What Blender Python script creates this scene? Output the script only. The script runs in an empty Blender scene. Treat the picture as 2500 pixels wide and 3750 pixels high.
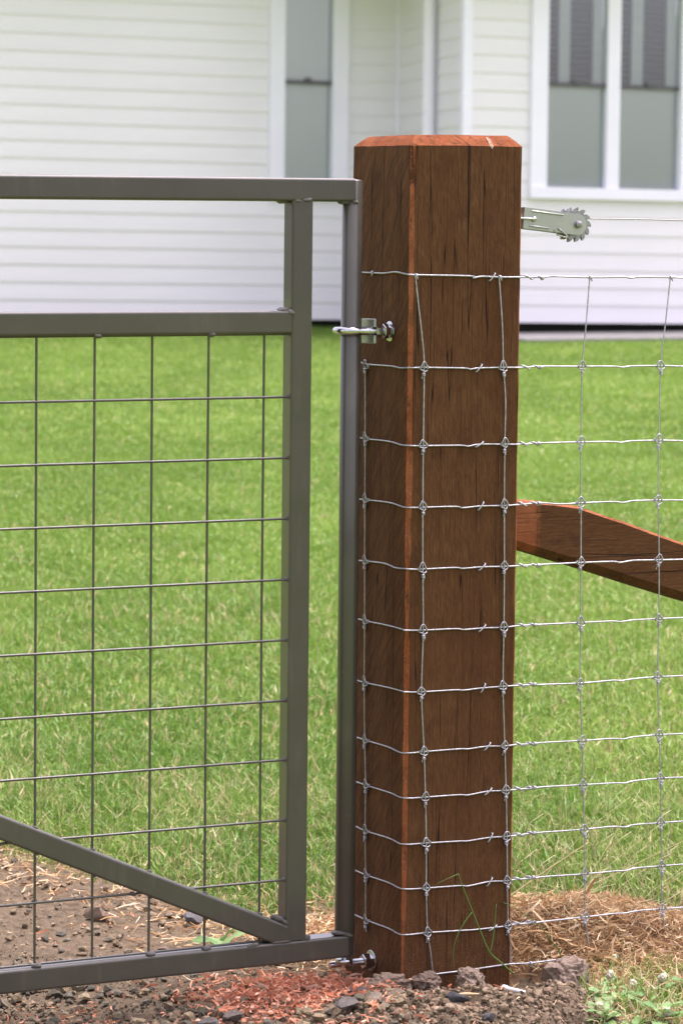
import bpy, math, random
import numpy as np
from mathutils import Vector, Matrix
from math import sin, cos, pi, radians, atan

# ---------------------------------------------------------------- camera, sky, sun, exposure
scn = bpy.context.scene
C0 = bpy.context.scene.collection
CAM_H = 1.107
pitch, roll = atan(496 / 6860.0), 0.0105
fwd = Vector((0, cos(pitch), -sin(pitch)))
r0, u0 = Vector((1, 0, 0)), Vector((0, sin(pitch), cos(pitch)))
rgt = r0 * cos(roll) + u0 * sin(roll)
upv = u0 * cos(roll) - r0 * sin(roll)
cam_d = bpy.data.cameras.new('camera')
cam = bpy.data.objects.new('camera', cam_d); C0.objects.link(cam)
cam.matrix_world = Matrix(((rgt.x, upv.x, -fwd.x, 0), (rgt.y, upv.y, -fwd.y, 0), (rgt.z, upv.z, -fwd.z, CAM_H), (0, 0, 0, 1)))
cam_d.sensor_fit = 'HORIZONTAL'; cam_d.sensor_width = 24.0; cam_d.lens = 105.0
cam_d.clip_start = 0.05; cam_d.clip_end = 3000
cam_d.dof.use_dof = True; cam_d.dof.focus_distance = 4.92; cam_d.dof.aperture_fstop = 10.0
scn.camera = cam

SUN_EL, SUN_AZ = radians(74), radians(60)      # azimuth clockwise from +Y
world = bpy.data.worlds.new('World'); scn.world = world; world.use_nodes = True
wn = world.node_tree
bg = wn.nodes['Background']; bg.inputs['Strength'].default_value = 0.14
sky = wn.nodes.new('ShaderNodeTexSky'); sky.sky_type = 'NISHITA'; sky.sun_disc = False
sky.sun_elevation = SUN_EL; sky.sun_rotation = SUN_AZ
sky.air_density = 1.0; sky.dust_density = 5.0; sky.ozone_density = 1.0
hs = wn.nodes.new('ShaderNodeHueSaturation'); hs.inputs['Saturation'].default_value = 0.40     # milky overcast
wn.links.new(sky.outputs[0], hs.inputs['Color']); 
wb = wn.nodes.new('ShaderNodeMix'); wb.data_type = 'RGBA'; wb.blend_type = 'MULTIPLY'; wb.inputs[0].default_value = 1.0; wb.inputs[7].default_value = (1.0, 0.89, 0.98, 1)   # white balance of the picture
wn.links.new(hs.outputs[0], wb.inputs[6]); wn.links.new(wb.outputs[2], bg.inputs[0])
sun_d = bpy.data.lights.new('sun', 'SUN'); sun_d.energy = 1.5; sun_d.angle = radians(22); sun_d.color = (1.0, 0.89, 0.92)
sun = bpy.data.objects.new('sun', sun_d); C0.objects.link(sun)
to_sun = Vector((sin(SUN_AZ) * cos(SUN_EL), cos(SUN_AZ) * cos(SUN_EL), sin(SUN_EL)))
sun.rotation_euler = (-to_sun).to_track_quat('-Z', 'Y').to_euler()
sun.location = to_sun * 30
vs = scn.view_settings
vs.view_transform = 'Standard'; vs.look = 'None'; vs.gamma = 1.0; vs.use_curve_mapping = False
vs.exposure = 1.85
scn.render.engine = 'CYCLES'
scn.cycles.max_bounces = 8; scn.cycles.transparent_max_bounces = 12

# ---------------------------------------------------------------- helpers
rng = np.random.default_rng(7)
random.seed(7)

def lin(r, g, b):
    return tuple(((c / 255) / 12.92 if c / 255 <= 0.04045 else (((c / 255) + 0.055) / 1.055) ** 2.4) for c in (r, g, b))

def _h(ix, iy, iz):
    n = (ix.astype(np.int64) * 374761393 + iy.astype(np.int64) * 668265263 + iz.astype(np.int64) * 2147483647) & 0xFFFFFFFF
    n = ((n ^ (n >> 13)) * 1274126177) & 0xFFFFFFFF
    n = ((n ^ (n >> 16)) * 2246822519) & 0xFFFFFFFF
    return ((n ^ (n >> 15)) & 0xFFFF) / 65535.0

def vnoise(x, y, z=0.0):
    x = np.asarray(x, float); y = np.asarray(y, float) + 0 * x; z = np.asarray(z, float) + 0 * x
    ix, iy, iz = np.floor(x), np.floor(y), np.floor(z)
    fx, fy, fz = x - ix, y - iy, z - iz
    fx, fy, fz = [f * f * (3 - 2 * f) for f in (fx, fy, fz)]
    r = 0
    for a in (0, 1):
        for b in (0, 1):
            for c in (0, 1):
                w = (fx if a else 1 - fx) * (fy if b else 1 - fy) * (fz if c else 1 - fz)
                r = r + w * _h(ix + a, iy + b, iz + c)
    return r * 2 - 1

def fbm(x, y, z=0.0, o=4):
    r, a, f = 0, 1.0, 1.0
    for i in range(o):
        r = r + a * vnoise(np.asarray(x) * f + 17.3 * i, np.asarray(y) * f + 5.1 * i, np.asarray(z) * f + 9.7 * i)
        a *= 0.5; f *= 2.03
    return r / 1.9

def mesh_data(name, verts, faces, mats, smooth=False, fmat=None, tint=None):
    me = bpy.data.meshes.new(name)
    me.from_pydata([tuple(v) for v in verts], [], [tuple(f) for f in faces])
    for m in (mats if isinstance(mats, (list, tuple)) else [mats]): me.materials.append(m)
    if fmat is not None: me.polygons.foreach_set('material_index', np.asarray(fmat, dtype=np.int32))
    me.polygons.foreach_set('use_smooth', [bool(smooth)] * len(me.polygons))
    if tint is not None: set_tint(me, tint)
    me.update()
    return me

def set_tint(me, tint):
    a = me.color_attributes.new('tint', 'FLOAT_COLOR', 'POINT')
    t = np.ones((len(me.vertices), 4), np.float32); t[:, :3] = tint
    a.data.foreach_set('color', t.ravel())

def tri_mesh(name, V, T, mat, tint=None, smooth=False):
    V = np.asarray(V, np.float32); T = np.asarray(T, np.int32)
    me = bpy.data.meshes.new(name)
    me.vertices.add(len(V)); me.vertices.foreach_set('co', V.ravel())
    me.loops.add(len(T) * 3); me.loops.foreach_set('vertex_index', T.ravel())
    me.polygons.add(len(T))
    me.polygons.foreach_set('loop_start', np.arange(0, len(T) * 3, 3, dtype=np.int32))
    me.polygons.foreach_set('loop_total', np.full(len(T), 3, np.int32))
    me.polygons.foreach_set('use_smooth', np.full(len(T), smooth))
    me.materials.append(mat)
    me.update(calc_edges=True)
    if tint is not None: set_tint(me, tint)
    return me

def link(name, me, parent=None, loc=None, rot=None, scale=None):
    o = bpy.data.objects.new(name, me); C0.objects.link(o)
    if parent is not None: o.parent = parent
    if loc is not None: o.location = loc
    if rot is not None: o.rotation_euler = rot
    if scale is not None: o.scale = scale
    return o

MW = {}
def thing(name, label, cat, loc, rotz=0.0, group=None):
    o = bpy.data.objects.new(name, None); C0.objects.link(o)
    o.empty_display_size = 0.1
    o.location = loc; o.rotation_euler = (0, 0, rotz)
    o['label'] = label; o['category'] = cat
    if group: o['group'] = group
    MW[o.name] = Matrix.Translation(Vector(loc)) @ Matrix.Rotation(rotz, 4, 'Z')
    return o
def tag(o, label, cat, group=None):
    o['label'] = label; o['category'] = cat
    if group: o['group'] = group
    return o
def loc_of(o, P): return MW[o.name].inverted() @ Vector(P)

class MB:
    def __init__(s): s.v = []; s.f = []; s.m = []; s.cur = 0
    def add(s, vs, fs):
        b = len(s.v); s.v += [Vector(v) for v in vs]; s.f += [tuple(i + b for i in f) for f in fs]; s.m += [s.cur] * len(fs)
        return s
    def box(s, x0, x1, y0, y1, z0, z1):
        return s.add([(x0, y0, z0), (x1, y0, z0), (x1, y1, z0), (x0, y1, z0), (x0, y0, z1), (x1, y0, z1), (x1, y1, z1), (x0, y1, z1)],
                     [(0, 3, 2, 1), (4, 5, 6, 7), (0, 1, 5, 4), (1, 2, 6, 5), (2, 3, 7, 6), (3, 0, 4, 7)])
    def bevbox(s, x0, x1, y0, y1, z0, z1, b=0.003):
        # box bevelled along its length edges on every axis: three-ring shape
        vs = []
        for z, i in ((z0, b), (z0 + b, 0), (z1 - b, 0), (z1, b)):
            X0, X1, Y0, Y1 = x0 + i, x1 - i, y0 + i, y1 - i
            vs += [(X0 + b, Y0, z), (X1 - b, Y0, z), (X1, Y0 + b, z), (X1, Y1 - b, z), (X1 - b, Y1, z), (X0 + b, Y1, z), (X0, Y1 - b, z), (X0, Y0 + b, z)]
        fs = [tuple(range(7, -1, -1)), tuple(range(24, 32))]
        for k in range(3):
            for i in range(8):
                j = (i + 1) % 8; fs.append((k * 8 + i, k * 8 + j, k * 8 + 8 + j, k * 8 + 8 + i))
        return s.add(vs, fs)
    def tube(s, pts, r, n=8, cap=True, rr=None):
        pts = [Vector(p) for p in pts]; N = len(pts)
        ring = []
        t0 = (pts[1] - pts[0]).normalized()
        a = Vector((0, 0, 1)) if abs(t0.z) < 0.9 else Vector((1, 0, 0))
        nrm = t0.cross(a).normalized()
        b = len(s.v); fs = []; vs = []
        for i, p in enumerate(pts):
            t = (pts[min(i + 1, N - 1)] - pts[max(i - 1, 0)]).normalized()
            nrm = (nrm - t * nrm.dot(t)).normalized(); bn = t.cross(nrm)
            ra = r if rr is None else rr[i]
            vs += [p + (nrm * cos(2 * pi * k / n) + bn * sin(2 * pi * k / n)) * ra for k in range(n)]
        for i in range(N - 1):
            for k in range(n):
                j = (k + 1) % n; fs.append((i * n + k, i * n + j, (i + 1) * n + j, (i + 1) * n + k))
        if cap: fs += [tuple(range(n - 1, -1, -1)), tuple(range((N - 1) * n, N * n))]
        return s.add(vs, fs)
    def shs(s, P, Q, w, up=(0, 0, 1), rc=0.0042, seg=4):
        P, Q = Vector(P), Vector(Q); t = (Q - P).normalized(); u = Vector(up); u = (u - t * u.dot(t)).normalized(); b = t.cross(u)
        prof = []
        for cx, cy, a0 in ((1, 1, 0), (-1, 1, pi / 2), (-1, -1, pi), (1, -1, 1.5 * pi)):
            for k in range(seg + 1):
                a = a0 + k * pi / 2 / seg
                prof.append((cx * (w / 2 - rc) + rc * cos(a), cy * (w / 2 - rc) + rc * sin(a)))
        n = len(prof)
        vs = [E + b * x + u * y for E in (P, Q) for x, y in prof]
        fs = [(k, (k + 1) % n, n + (k + 1) % n, n + k) for k in range(n)] + [tuple(range(n - 1, -1, -1)), tuple(range(n, 2 * n))]
        return s.add(vs, fs)
    def prism(s, prof, axis_from, axis_to, ex, ey):
        A, B, ex, ey = Vector(axis_from), Vector(axis_to), Vector(ex), Vector(ey); n = len(prof)
        vs = [E + ex * x + ey * y for E in (A, B) for x, y in prof]
        fs = [(k, (k + 1) % n, n + (k + 1) % n, n + k) for k in range(n)] + [tuple(range(n - 1, -1, -1)), tuple(range(n, 2 * n))]
        return s.add(vs, fs)
    def build(s, name, mat, parent=None, smooth=False, **k):
        return link(name, mesh_data(name, s.v, s.f, mat, smooth, s.m if isinstance(mat, list) else None), parent, **k)

def autosmooth(o, ang=40):
    me = o.data
    me.polygons.foreach_set('use_smooth', [True] * len(me.polygons))
    try: me.set_sharp_from_angle(angle=radians(ang))
    except Exception: pass
    return o

def catmull(pts, n=4):
    P = [Vector(p) for p in pts]; P = [P[0] * 2 - P[1]] + P + [P[-1] * 2 - P[-2]]; out = []
    for i in range(1, len(P) - 2):
        for k in range(n):
            t = k / n
            out.append(0.5 * ((2 * P[i]) + (P[i + 1] - P[i - 1]) * t + (2 * P[i - 1] - 5 * P[i] + 4 * P[i + 1] - P[i + 2]) * t * t + (3 * P[i] - P[i - 1] - 3 * P[i + 1] + P[i + 2]) * t ** 3))
    out.append(P[-2]); return out

# ---------------------------------------------------------------- materials
class Mat:
    def __init__(s, name):
        s.m = bpy.data.materials.new(name); s.m.use_nodes = True; s.t = s.m.node_tree
        s.b = s.t.nodes['Principled BSDF']; s.out = s.t.nodes['Material Output']
    def n(s, ty, **k):
        nd = s.t.nodes.new(ty)
        for a, v in k.items(): setattr(nd, a, v)
        return nd
    def l(s, a, b): s.t.links.new(a, b)
    def setv(s, **k):
        for a, v in k.items(): s.b.inputs[a.replace('_', ' ')].default_value = v
        return s
    def coord(s, scale=(1, 1, 1), rot=(0, 0, 0), src='Object', vec=None):
        mp = s.n('ShaderNodeMapping'); mp.inputs['Scale'].default_value = scale; mp.inputs['Rotation'].default_value = rot
        if vec is None: vec = s.n('ShaderNodeTexCoord').outputs[src]
        s.l(vec, mp.inputs[0]); return mp.outputs[0]
    def noise(s, vec, scale, detail=4, rough=0.55, dist=0.0):
        nd = s.n('ShaderNodeTexNoise'); nd.inputs['Scale'].default_value = scale; nd.inputs['Detail'].default_value = detail
        nd.inputs['Roughness'].default_value = rough; nd.inputs['Distortion'].default_value = dist
        s.l(vec, nd.inputs['Vector']); return nd.outputs['Fac']
    def ramp(s, fac, stops, interp='LINEAR'):
        nd = s.n('ShaderNodeValToRGB'); cr = nd.color_ramp; cr.interpolation = interp
        while len(cr.elements) < len(stops): cr.elements.new(0.5)
        for e, (p, c) in zip(cr.elements, stops):
            e.position = p; e.color = (*c, 1) if len(c) == 3 else c
        s.l(fac, nd.inputs[0]); return nd.outputs[0]
    def mix(s, fac, a, b, mode='MIX'):
        nd = s.n('ShaderNodeMix', data_type='RGBA', blend_type=mode)
        for i, v in ((0, fac), (6, a), (7, b)):
            if hasattr(v, 'is_output'): s.l(v, nd.inputs[i])
            elif i == 0: nd.inputs[i].default_value = v
            else: nd.inputs[i].default_value = (*v, 1)
        return nd.outputs[2]
    def math(s, op, a, b=0.0, c=0.0):
        nd = s.n('ShaderNodeMath', operation=op)
        for i, v in enumerate((a, b, c)):
            if hasattr(v, 'is_output'): s.l(v, nd.inputs[i])
            else: nd.inputs[i].default_value = v
        return nd.outputs[0]
    def bump(s, h, strength=0.3, dist=0.002, prev=None):
        nd = s.n('ShaderNodeBump'); nd.inputs['Strength'].default_value = strength; nd.inputs['Distance'].default_value = dist
        s.l(h, nd.inputs['Height'])
        if prev is not None: s.l(prev, nd.inputs['Normal'])
        s.l(nd.outputs[0], s.b.inputs['Normal']); return nd.outputs[0]
    def color(s, c): s.l(c, s.b.inputs['Base Color']); return s

def G3(v): return (v, v, v)

# gate paint
m = Mat('gate_paint'); v = m.coord()
n1 = m.noise(v, 9, 3); n2 = m.noise(v, 260, 2)
sp = m.noise(v, 210, 2, 0.6); du = m.noise(m.coord((40, 40, 9)), 1.0, 4)
pc = m.ramp(n1, [(0.3, (0.046, 0.0440, 0.0340)), (0.7, (0.056, 0.0535, 0.0415))])
pc = m.mix(m.ramp(du, [(0.55, G3(0)), (0.75, G3(0.18))]), pc, (0.16, 0.14, 0.115))
m.color(m.mix(m.ramp(sp, [(0.735, G3(0)), (0.76, G3(0.55))]), pc, (0.22, 0.20, 0.17)))
m.l(m.ramp(n1, [(0.2, G3(0.34)), (0.8, G3(0.46))]), m.b.inputs['Roughness'])
m.setv(Specular_IOR_Level=0.42, Coat_Weight=0.45, Coat_Roughness=0.06)
m.bump(m.math('ADD', m.math('MULTIPLY', n2, 0.4), m.math('MULTIPLY', m.noise(v, 30, 3), 1.0)), 0.12, 0.001)
M_PAINT = m.m
# weld beads: lumpy, gate paint lightened to imitate the light they catch
m = Mat('lit_weld_paint'); v = m.coord()
m.color(m.ramp(m.noise(v, 300, 3), [(0.35, (0.075, 0.072, 0.060)), (0.75, (0.20, 0.19, 0.17))])); m.setv(Roughness=0.25)
m.bump(m.noise(v, 420, 3), 0.9, 0.002); M_WELD = m.m

# weathered sawn hardwood
def wood(name, along='z', fresh=False, fresh_end=None, k=1.0):
    m = Mat(name)
    tc = m.n('ShaderNodeTexCoord').outputs['Object']
    vv = m.coord(rot=(0, radians(90), 0), vec=tc) if along == 'x' else tc
    sep = m.n('ShaderNodeSeparateXYZ'); m.l(vv, sep.inputs[0])
    fib = m.noise(m.coord((430, 430, 24), vec=vv), 1.0, 5, 0.70)
    fib2 = m.noise(m.coord((800, 800, 70), vec=vv), 1.0, 3, 0.6)
    big = m.noise(m.coord((11, 11, 3.0), vec=vv), 1.0, 4, 0.55)
    blot = m.noise(m.coord((34, 34, 24), vec=vv), 1.0, 5, 0.65, 0.5)
    u = m.math('ADD', sep.outputs[0], sep.outputs[1])
    wob = m.noise(m.coord((5, 5, 5), vec=vv), 1.0, 2)
    # oblique circular-saw marks, plainer on the face that carries the gate
    t = m.math('ADD', m.math('MULTIPLY', u, 0.80), m.math('ADD', m.math('MULTIPLY', sep.outputs[2], 0.52), m.math('MULTIPLY', wob, 0.03)))
    cb = m.n('ShaderNodeCombineXYZ'); m.l(m.math('MULTIPLY', t, 360.0), cb.inputs[0])
    m.l(m.math('MULTIPLY', u, 22.0), cb.inputs[1]); m.l(m.math('MULTIPLY', sep.outputs[2], 14.0), cb.inputs[2])
    saw = m.noise(cb.outputs[0], 1.0, 3, 0.55)
    face = m.math('LESS_THAN', sep.outputs[0], 0.004) if along == 'z' else 0.0
    sawk = m.math('ADD', m.math('MULTIPLY', face, 0.36), 0.09)
    # long drying cracks
    cu = m.n('ShaderNodeCombineXYZ'); m.l(m.math('MULTIPLY', u, 62.0), cu.inputs[0]); m.l(m.math('MULTIPLY', sep.outputs[2], 0.9), cu.inputs[1])
    cr1 = m.noise(cu.outputs[0], 1.0, 2, 0.5, 0.15)
    crm = m.ramp(m.math('ABSOLUTE', m.math('SUBTRACT', cr1, 0.5)), [(0.0, G3(1)), (0.0035, G3(0.85)), (0.0075, G3(0))])
    crk2 = m.noise(m.coord((34, 34, 2.6), vec=vv), 1.0, 2)
    crm = m.math('MULTIPLY', crm, m.ramp(crk2, [(0.46, G3(0.0)), (0.56, G3(1))]))
    fc = m.ramp(fib, [(0.25, (0.150, 0.040, 0.0125)), (0.55, (0.235, 0.072, 0.024)), (0.8, (0.33, 0.125, 0.050))])
    fc = m.mix(m.ramp(big, [(0.40, G3(0)), (0.70, G3(0.55))]), fc, (0.33, 0.140, 0.068))
    fc = m.mix(m.ramp(blot, [(0.34, G3(0.6)), (0.50, G3(0))]), fc, (0.120, 0.036, 0.013))
    fc = m.mix(m.math('MULTIPLY', crm, 0.85), fc, (0.03, 0.012, 0.006))
    wc = m.ramp(fib, [(0.28, (0.044, 0.0200, 0.0078)), (0.50, (0.080, 0.0370, 0.0138)), (0.72, (0.128, 0.065, 0.0265))])
    wc = m.mix(m.math('MULTIPLY', m.ramp(saw, [(0.44, G3(0.0)), (0.62, G3(1))]), sawk), wc, (0.160, 0.068, 0.023))
    wc = m.mix(m.math('MULTIPLY', m.ramp(saw, [(0.36, G3(1)), (0.50, G3(0))]), sawk), wc, (0.022, 0.010, 0.005))
    wc = m.mix(m.ramp(blot, [(0.32, G3(0.45)), (0.48, G3(0))]), wc, (0.036, 0.0150, 0.0075))
    wc = m.mix(m.ramp(big, [(0.36, G3(0.40)), (0.56, G3(0)), (0.72, G3(0.35))]), wc, (0.058, 0.020, 0.0068))
    wc = m.mix(m.ramp(fib2, [(0.60, G3(0)), (0.74, G3(0.45))]), wc, (0.185, 0.110, 0.055))
    wc = m.mix(m.ramp(fib2, [(0.24, G3(0.5)), (0.34, G3(0))]), wc, (0.014, 0.007, 0.004))
    wc = m.mix(m.math('MULTIPLY', crm, 0.95), wc, (0.008, 0.0045, 0.003))
    if along == 'z':
        # splashed soil dust near the ground
        spk = m.noise(vv, 420, 2, 0.6)
        lowm = m.n('ShaderNodeMapRange'); lowm.inputs[1].default_value = 0.55; lowm.inputs[2].default_value = -0.02
        m.l(sep.outputs[2], lowm.inputs[0])
        thr = m.math('GREATER_THAN', spk, m.math('SUBTRACT', 0.80, m.math('MULTIPLY', lowm.outputs[0], 0.165)))
        wc = m.mix(m.math('MULTIPLY', thr, 0.7), wc, (0.22, 0.16, 0.105))
    col = fc if fresh else wc
    if fresh_end is not None:
        s2 = m.n('ShaderNodeSeparateXYZ'); m.l(tc, s2.inputs[0])
        e = m.math('ADD', s2.outputs[0], m.math('MULTIPLY', m.math('SUBTRACT', m.noise(m.coord((60, 60, 140), vec=tc), 1.0, 4), 0.5), 0.03))
        mr = m.n('ShaderNodeMapRange'); mr.inputs[1].default_value = fresh_end + 0.008; mr.inputs[2].default_value = fresh_end - 0.006
        m.l(e, mr.inputs[0]); col = m.mix(m.math('MULTIPLY', mr.outputs[0], 0.8), col, fc)
    elif fresh:
        # bruised and dirtied arrises
        dm = m.noise(m.coord((110, 110, 26), vec=vv), 1.0, 5, 0.7)
        col = m.mix(m.ramp(dm, [(0.34, G3(0.9)), (0.46, G3(0))]), col, wc)
        col = m.mix(m.ramp(m.noise(vv, 260, 3), [(0.56, G3(0)), (0.70, G3(0.4))]), col, (0.42, 0.22, 0.12))
    if k != 1.0: col = m.mix(1.0, col, (k, k * 0.86, k * 0.66), 'MULTIPLY')
    hgt = m.math('SUBTRACT', m.math('ADD', m.math('MULTIPLY', fib, 0.6), m.math('ADD', m.math('MULTIPLY', fib2, 0.35), m.math('MULTIPLY', saw, 0.3))), m.math('MULTIPLY', crm, 2.4))
    m.color(col); m.setv(Roughness=0.78, Specular_IOR_Level=0.12)
    m.bump(hgt, 0.8, 0.0014)
    return m.m
M_WOOD = wood('weathered_hardwood'); M_FRESH = wood('fresh_cut_hardwood', fresh=True, k=1.0); M_END = wood('end_cut_hardwood', fresh=True, k=0.78)
M_WOODX = wood('weathered_hardwood_rail', 'x', False, 0.070); M_FRESHX = wood('fresh_cut_rail', 'x', True)

# galvanised wire / zinc
m = Mat('galvanised_wire'); v = m.coord()
m.color(m.ramp(m.noise(v, 160, 3), [(0.3, (0.26, 0.27, 0.285)), (0.7, (0.48, 0.49, 0.51))])); m.setv(Metallic=0.75, Roughness=0.42)
m.bump(m.noise(v, 700, 2), 0.25, 0.0006); M_WIRE = m.m
m = Mat('bright_zinc'); v = m.coord()
m.color(m.ramp(m.noise(v, 70, 3), [(0.3, (0.36, 0.38, 0.40)), (0.7, (0.56, 0.57, 0.585))])); m.setv(Metallic=1.0, Roughness=0.17)
m.bump(m.noise(v, 200, 3), 0.12, 0.0008); M_ZINC = m.m
m = Mat('passivated_zinc'); v = m.coord()
n1 = m.noise(v, 45, 3)
c = m.ramp(n1, [(0.30, (0.36, 0.38, 0.39)), (0.50, (0.35, 0.38, 0.345)), (0.72, (0.37, 0.40, 0.345))])
c = m.mix(m.ramp(m.noise(m.coord((1, 1, 6)), 130, 3), [(0.60, G3(0)), (0.72, G3(0.5))]), c, (0.50, 0.52, 0.52))
m.color(c); m.setv(Metallic=0.8, Roughness=0.36); m.bump(m.noise(v, 260, 3), 0.2, 0.0008); M_PASS = m.m
m = Mat('cast_zinc'); v = m.coord()
m.color(m.ramp(m.noise(v, 180, 4), [(0.3, (0.20, 0.205, 0.205)), (0.7, (0.35, 0.355, 0.355))])); m.setv(Metallic=0.8, Roughness=0.45); M_CAST = m.m

# house
m = Mat('white_weatherboard'); v = m.coord()
m.color(m.ramp(m.noise(m.coord((0.4, 3, 3)), 2.0, 4), [(0.3, (0.738, 0.730, 0.772)), (0.7, (0.792, 0.784, 0.826))])); m.setv(Roughness=0.55)
m.bump(m.noise(m.coord((2, 60, 60)), 1.0, 3), 0.1, 0.002); M_BOARD = m.m
m = Mat('white_trim'); m.color(m.ramp(m.noise(m.coord(), 3, 3), [(0.3, (0.82, 0.82, 0.94)), (0.7, (0.86, 0.86, 0.97))])); m.setv(Roughness=0.4); M_TRIM = m.m
m = Mat('grey_sash'); m.color(m.ramp(m.noise(m.coord(), 8, 2), [(0.3, (0.075, 0.075, 0.09)), (0.7, (0.11, 0.11, 0.125))])); m.setv(Roughness=0.45); M_SASH = m.m
def blind(name, c0, c1):
    m = Mat(name); m.color(m.ramp(m.noise(m.coord((0.5, 2, 6)), 4, 3), [(0.3, c0), (0.7, c1)])); m.setv(Roughness=0.6); return m.m
M_BLIND = blind('pale_blind', (0.74, 0.755, 0.78), (0.82, 0.83, 0.86))
M_DARKSLAT = blind('dark_slat', (0.15, 0.165, 0.185), (0.20, 0.215, 0.235))
M_REFLECT = blind('reflection_strip', (0.60, 0.64, 0.68), (0.68, 0.71, 0.74))  # pale reflection in the upper panes, put into colour
M_DARK = blind('shade_black', (0.006, 0.006, 0.007), (0.01, 0.01, 0.01))  # near-black that paints in the shade of rooms and subfloor gap
m = Mat('window_glass')
tr = m.n('ShaderNodeBsdfTransparent'); tr.inputs[0].default_value = (0.945, 0.965, 0.955, 1)
gl = m.n('ShaderNodeBsdfGlossy'); gl.inputs['Roughness'].default_value = 0.03; gl.inputs[0].default_value = (0.9, 0.95, 0.95, 1)
fr = m.n('ShaderNodeFresnel'); fr.inputs[0].default_value = 1.6
mx = m.n('ShaderNodeMixShader'); m.l(m.math('ADD', fr.outputs[0], 0.035), mx.inputs[0]); m.l(tr.outputs[0], mx.inputs[1]); m.l(gl.outputs[0], mx.inputs[2]); m.l(mx.outputs[0], m.out.inputs[0])
M_GLASS = m.m
m = Mat('roof_steel'); m.color(m.ramp(m.noise(m.coord(), 2, 3), [(0.3, (0.58, 0.59, 0.60)), (0.7, (0.64, 0.65, 0.66))])); m.setv(Roughness=0.4, Metallic=0.3); M_ROOF = m.m
m = Mat('concrete'); m.color(m.ramp(m.noise(m.coord(), 9, 5), [(0.3, (0.20, 0.195, 0.185)), (0.7, (0.29, 0.285, 0.27))])); m.setv(Roughness=0.9); M_CONC = m.m

# vegetation / ground: colour of each blade, straw, stone carried per piece in the tint attribute
def tinted(name, rough=0.6, trans=0.0, spec=0.3, grain=0.0, gscale=200, bumps=0.0):
    m = Mat(name)
    at = m.n('ShaderNodeAttribute', attribute_name='tint')
    col = at.outputs['Color']
    if grain > 0:
        g = m.noise(m.coord(), gscale, 4, 0.65)
        col = m.mix(m.ramp(g, [(0.25, G3(grain)), (0.6, G3(0))]), col, m.mix(1.0, col, (0.35, 0.33, 0.31), 'MULTIPLY'))
        if bumps: m.bump(g, bumps, 0.003)
    m.color(col); m.setv(Roughness=rough, Specular_IOR_Level=spec)
    if trans > 0:
        tl = m.n('ShaderNodeBsdfTranslucent'); m.l(col, tl.inputs[0])
        mx = m.n('ShaderNodeMixShader'); mx.inputs[0].default_value = trans
        m.l(m.b.outputs[0], mx.inputs[1]); m.l(tl.outputs[0], mx.inputs[2]); m.l(mx.outputs[0], m.out.inputs[0])
    return m.m
M_GRASS = tinted('grass_blades', 0.45, 0.38, 0.4)
M_STRAW = tinted('dry_straw', 0.75, 0.15, 0.2)
M_STONE = tinted('stones_and_clods', 0.9, 0, 0.2, 0.75, 170, 0.7)
M_LEAF = tinted('weed_leaf', 0.5, 0.3, 0.4)
m = Mat('soil'); v = m.coord()
n1 = m.noise(v, 5, 5); n2 = m.noise(v, 60, 6, 0.7); n3 = m.noise(v, 330, 4, 0.7)
c = m.ramp(n2, [(0.28, (0.052, 0.040, 0.026)), (0.5, (0.110, 0.086, 0.056)), (0.75, (0.188, 0.151, 0.102))])
c = m.mix(m.ramp(n1, [(0.4, G3(0)), (0.7, G3(0.5))]), c, (0.150, 0.114, 0.075))
c = m.mix(m.ramp(n3, [(0.28, G3(0.7)), (0.48, G3(0))]), c, (0.038, 0.029, 0.023))
m.color(c); m.setv(Roughness=0.95, Specular_IOR_Level=0.1); m.bump(m.math('ADD', n2, m.math('MULTIPLY', n3, 0.5)), 0.9, 0.006); M_SOIL = m.m
m = Mat('lawn_soil'); v = m.coord()
n1 = m.noise(v, 1.3, 4); n2 = m.noise(v, 45, 5, 0.7)
c = m.ramp(n2, [(0.3, (0.085, 0.110, 0.030)), (0.55, (0.15, 0.21, 0.045)), (0.8, (0.26, 0.25, 0.10))])
m.color(c); m.setv(Roughness=0.95, Specular_IOR_Level=0.1); m.bump(n2, 0.8, 0.02); M_LAWN = m.m
m = Mat('pale_grain_filler'); m.color(m.ramp(m.noise(m.coord(), 330, 4, 0.7), [(0.40, (0.20, 0.075, 0.03)), (0.58, (0.32, 0.24, 0.18)), (0.78, (0.42, 0.37, 0.31))])); m.setv(Roughness=0.9); M_SMEAR = m.m
m = Mat('white_plastic'); m.color(m.ramp(m.noise(m.coord(), 60, 2), [(0.3, (0.55, 0.55, 0.57)), (0.7, (0.66, 0.66, 0.68))])); m.setv(Roughness=0.35); M_PLAST = m.m

# ---------------------------------------------------------------- frames of reference
RIDGE = Vector((0.10885, 4.9, 0))
A_P, A_F, A_G, A_H = radians(27.5), radians(28.5), radians(24.6), radians(21)
dR = Vector((cos(A_P), sin(A_P), 0)); dL = Vector((-sin(A_P), cos(A_P), 0))
nR, nL = -dL, -dR
W = 0.21
CORNER = RIDGE + dR * W
dF = Vector((cos(A_F), sin(A_F), 0)); nF = Vector((sin(A_F), -cos(A_F), 0))
HP = Vector((0.0147947, 4.9323237, 0))

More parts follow.
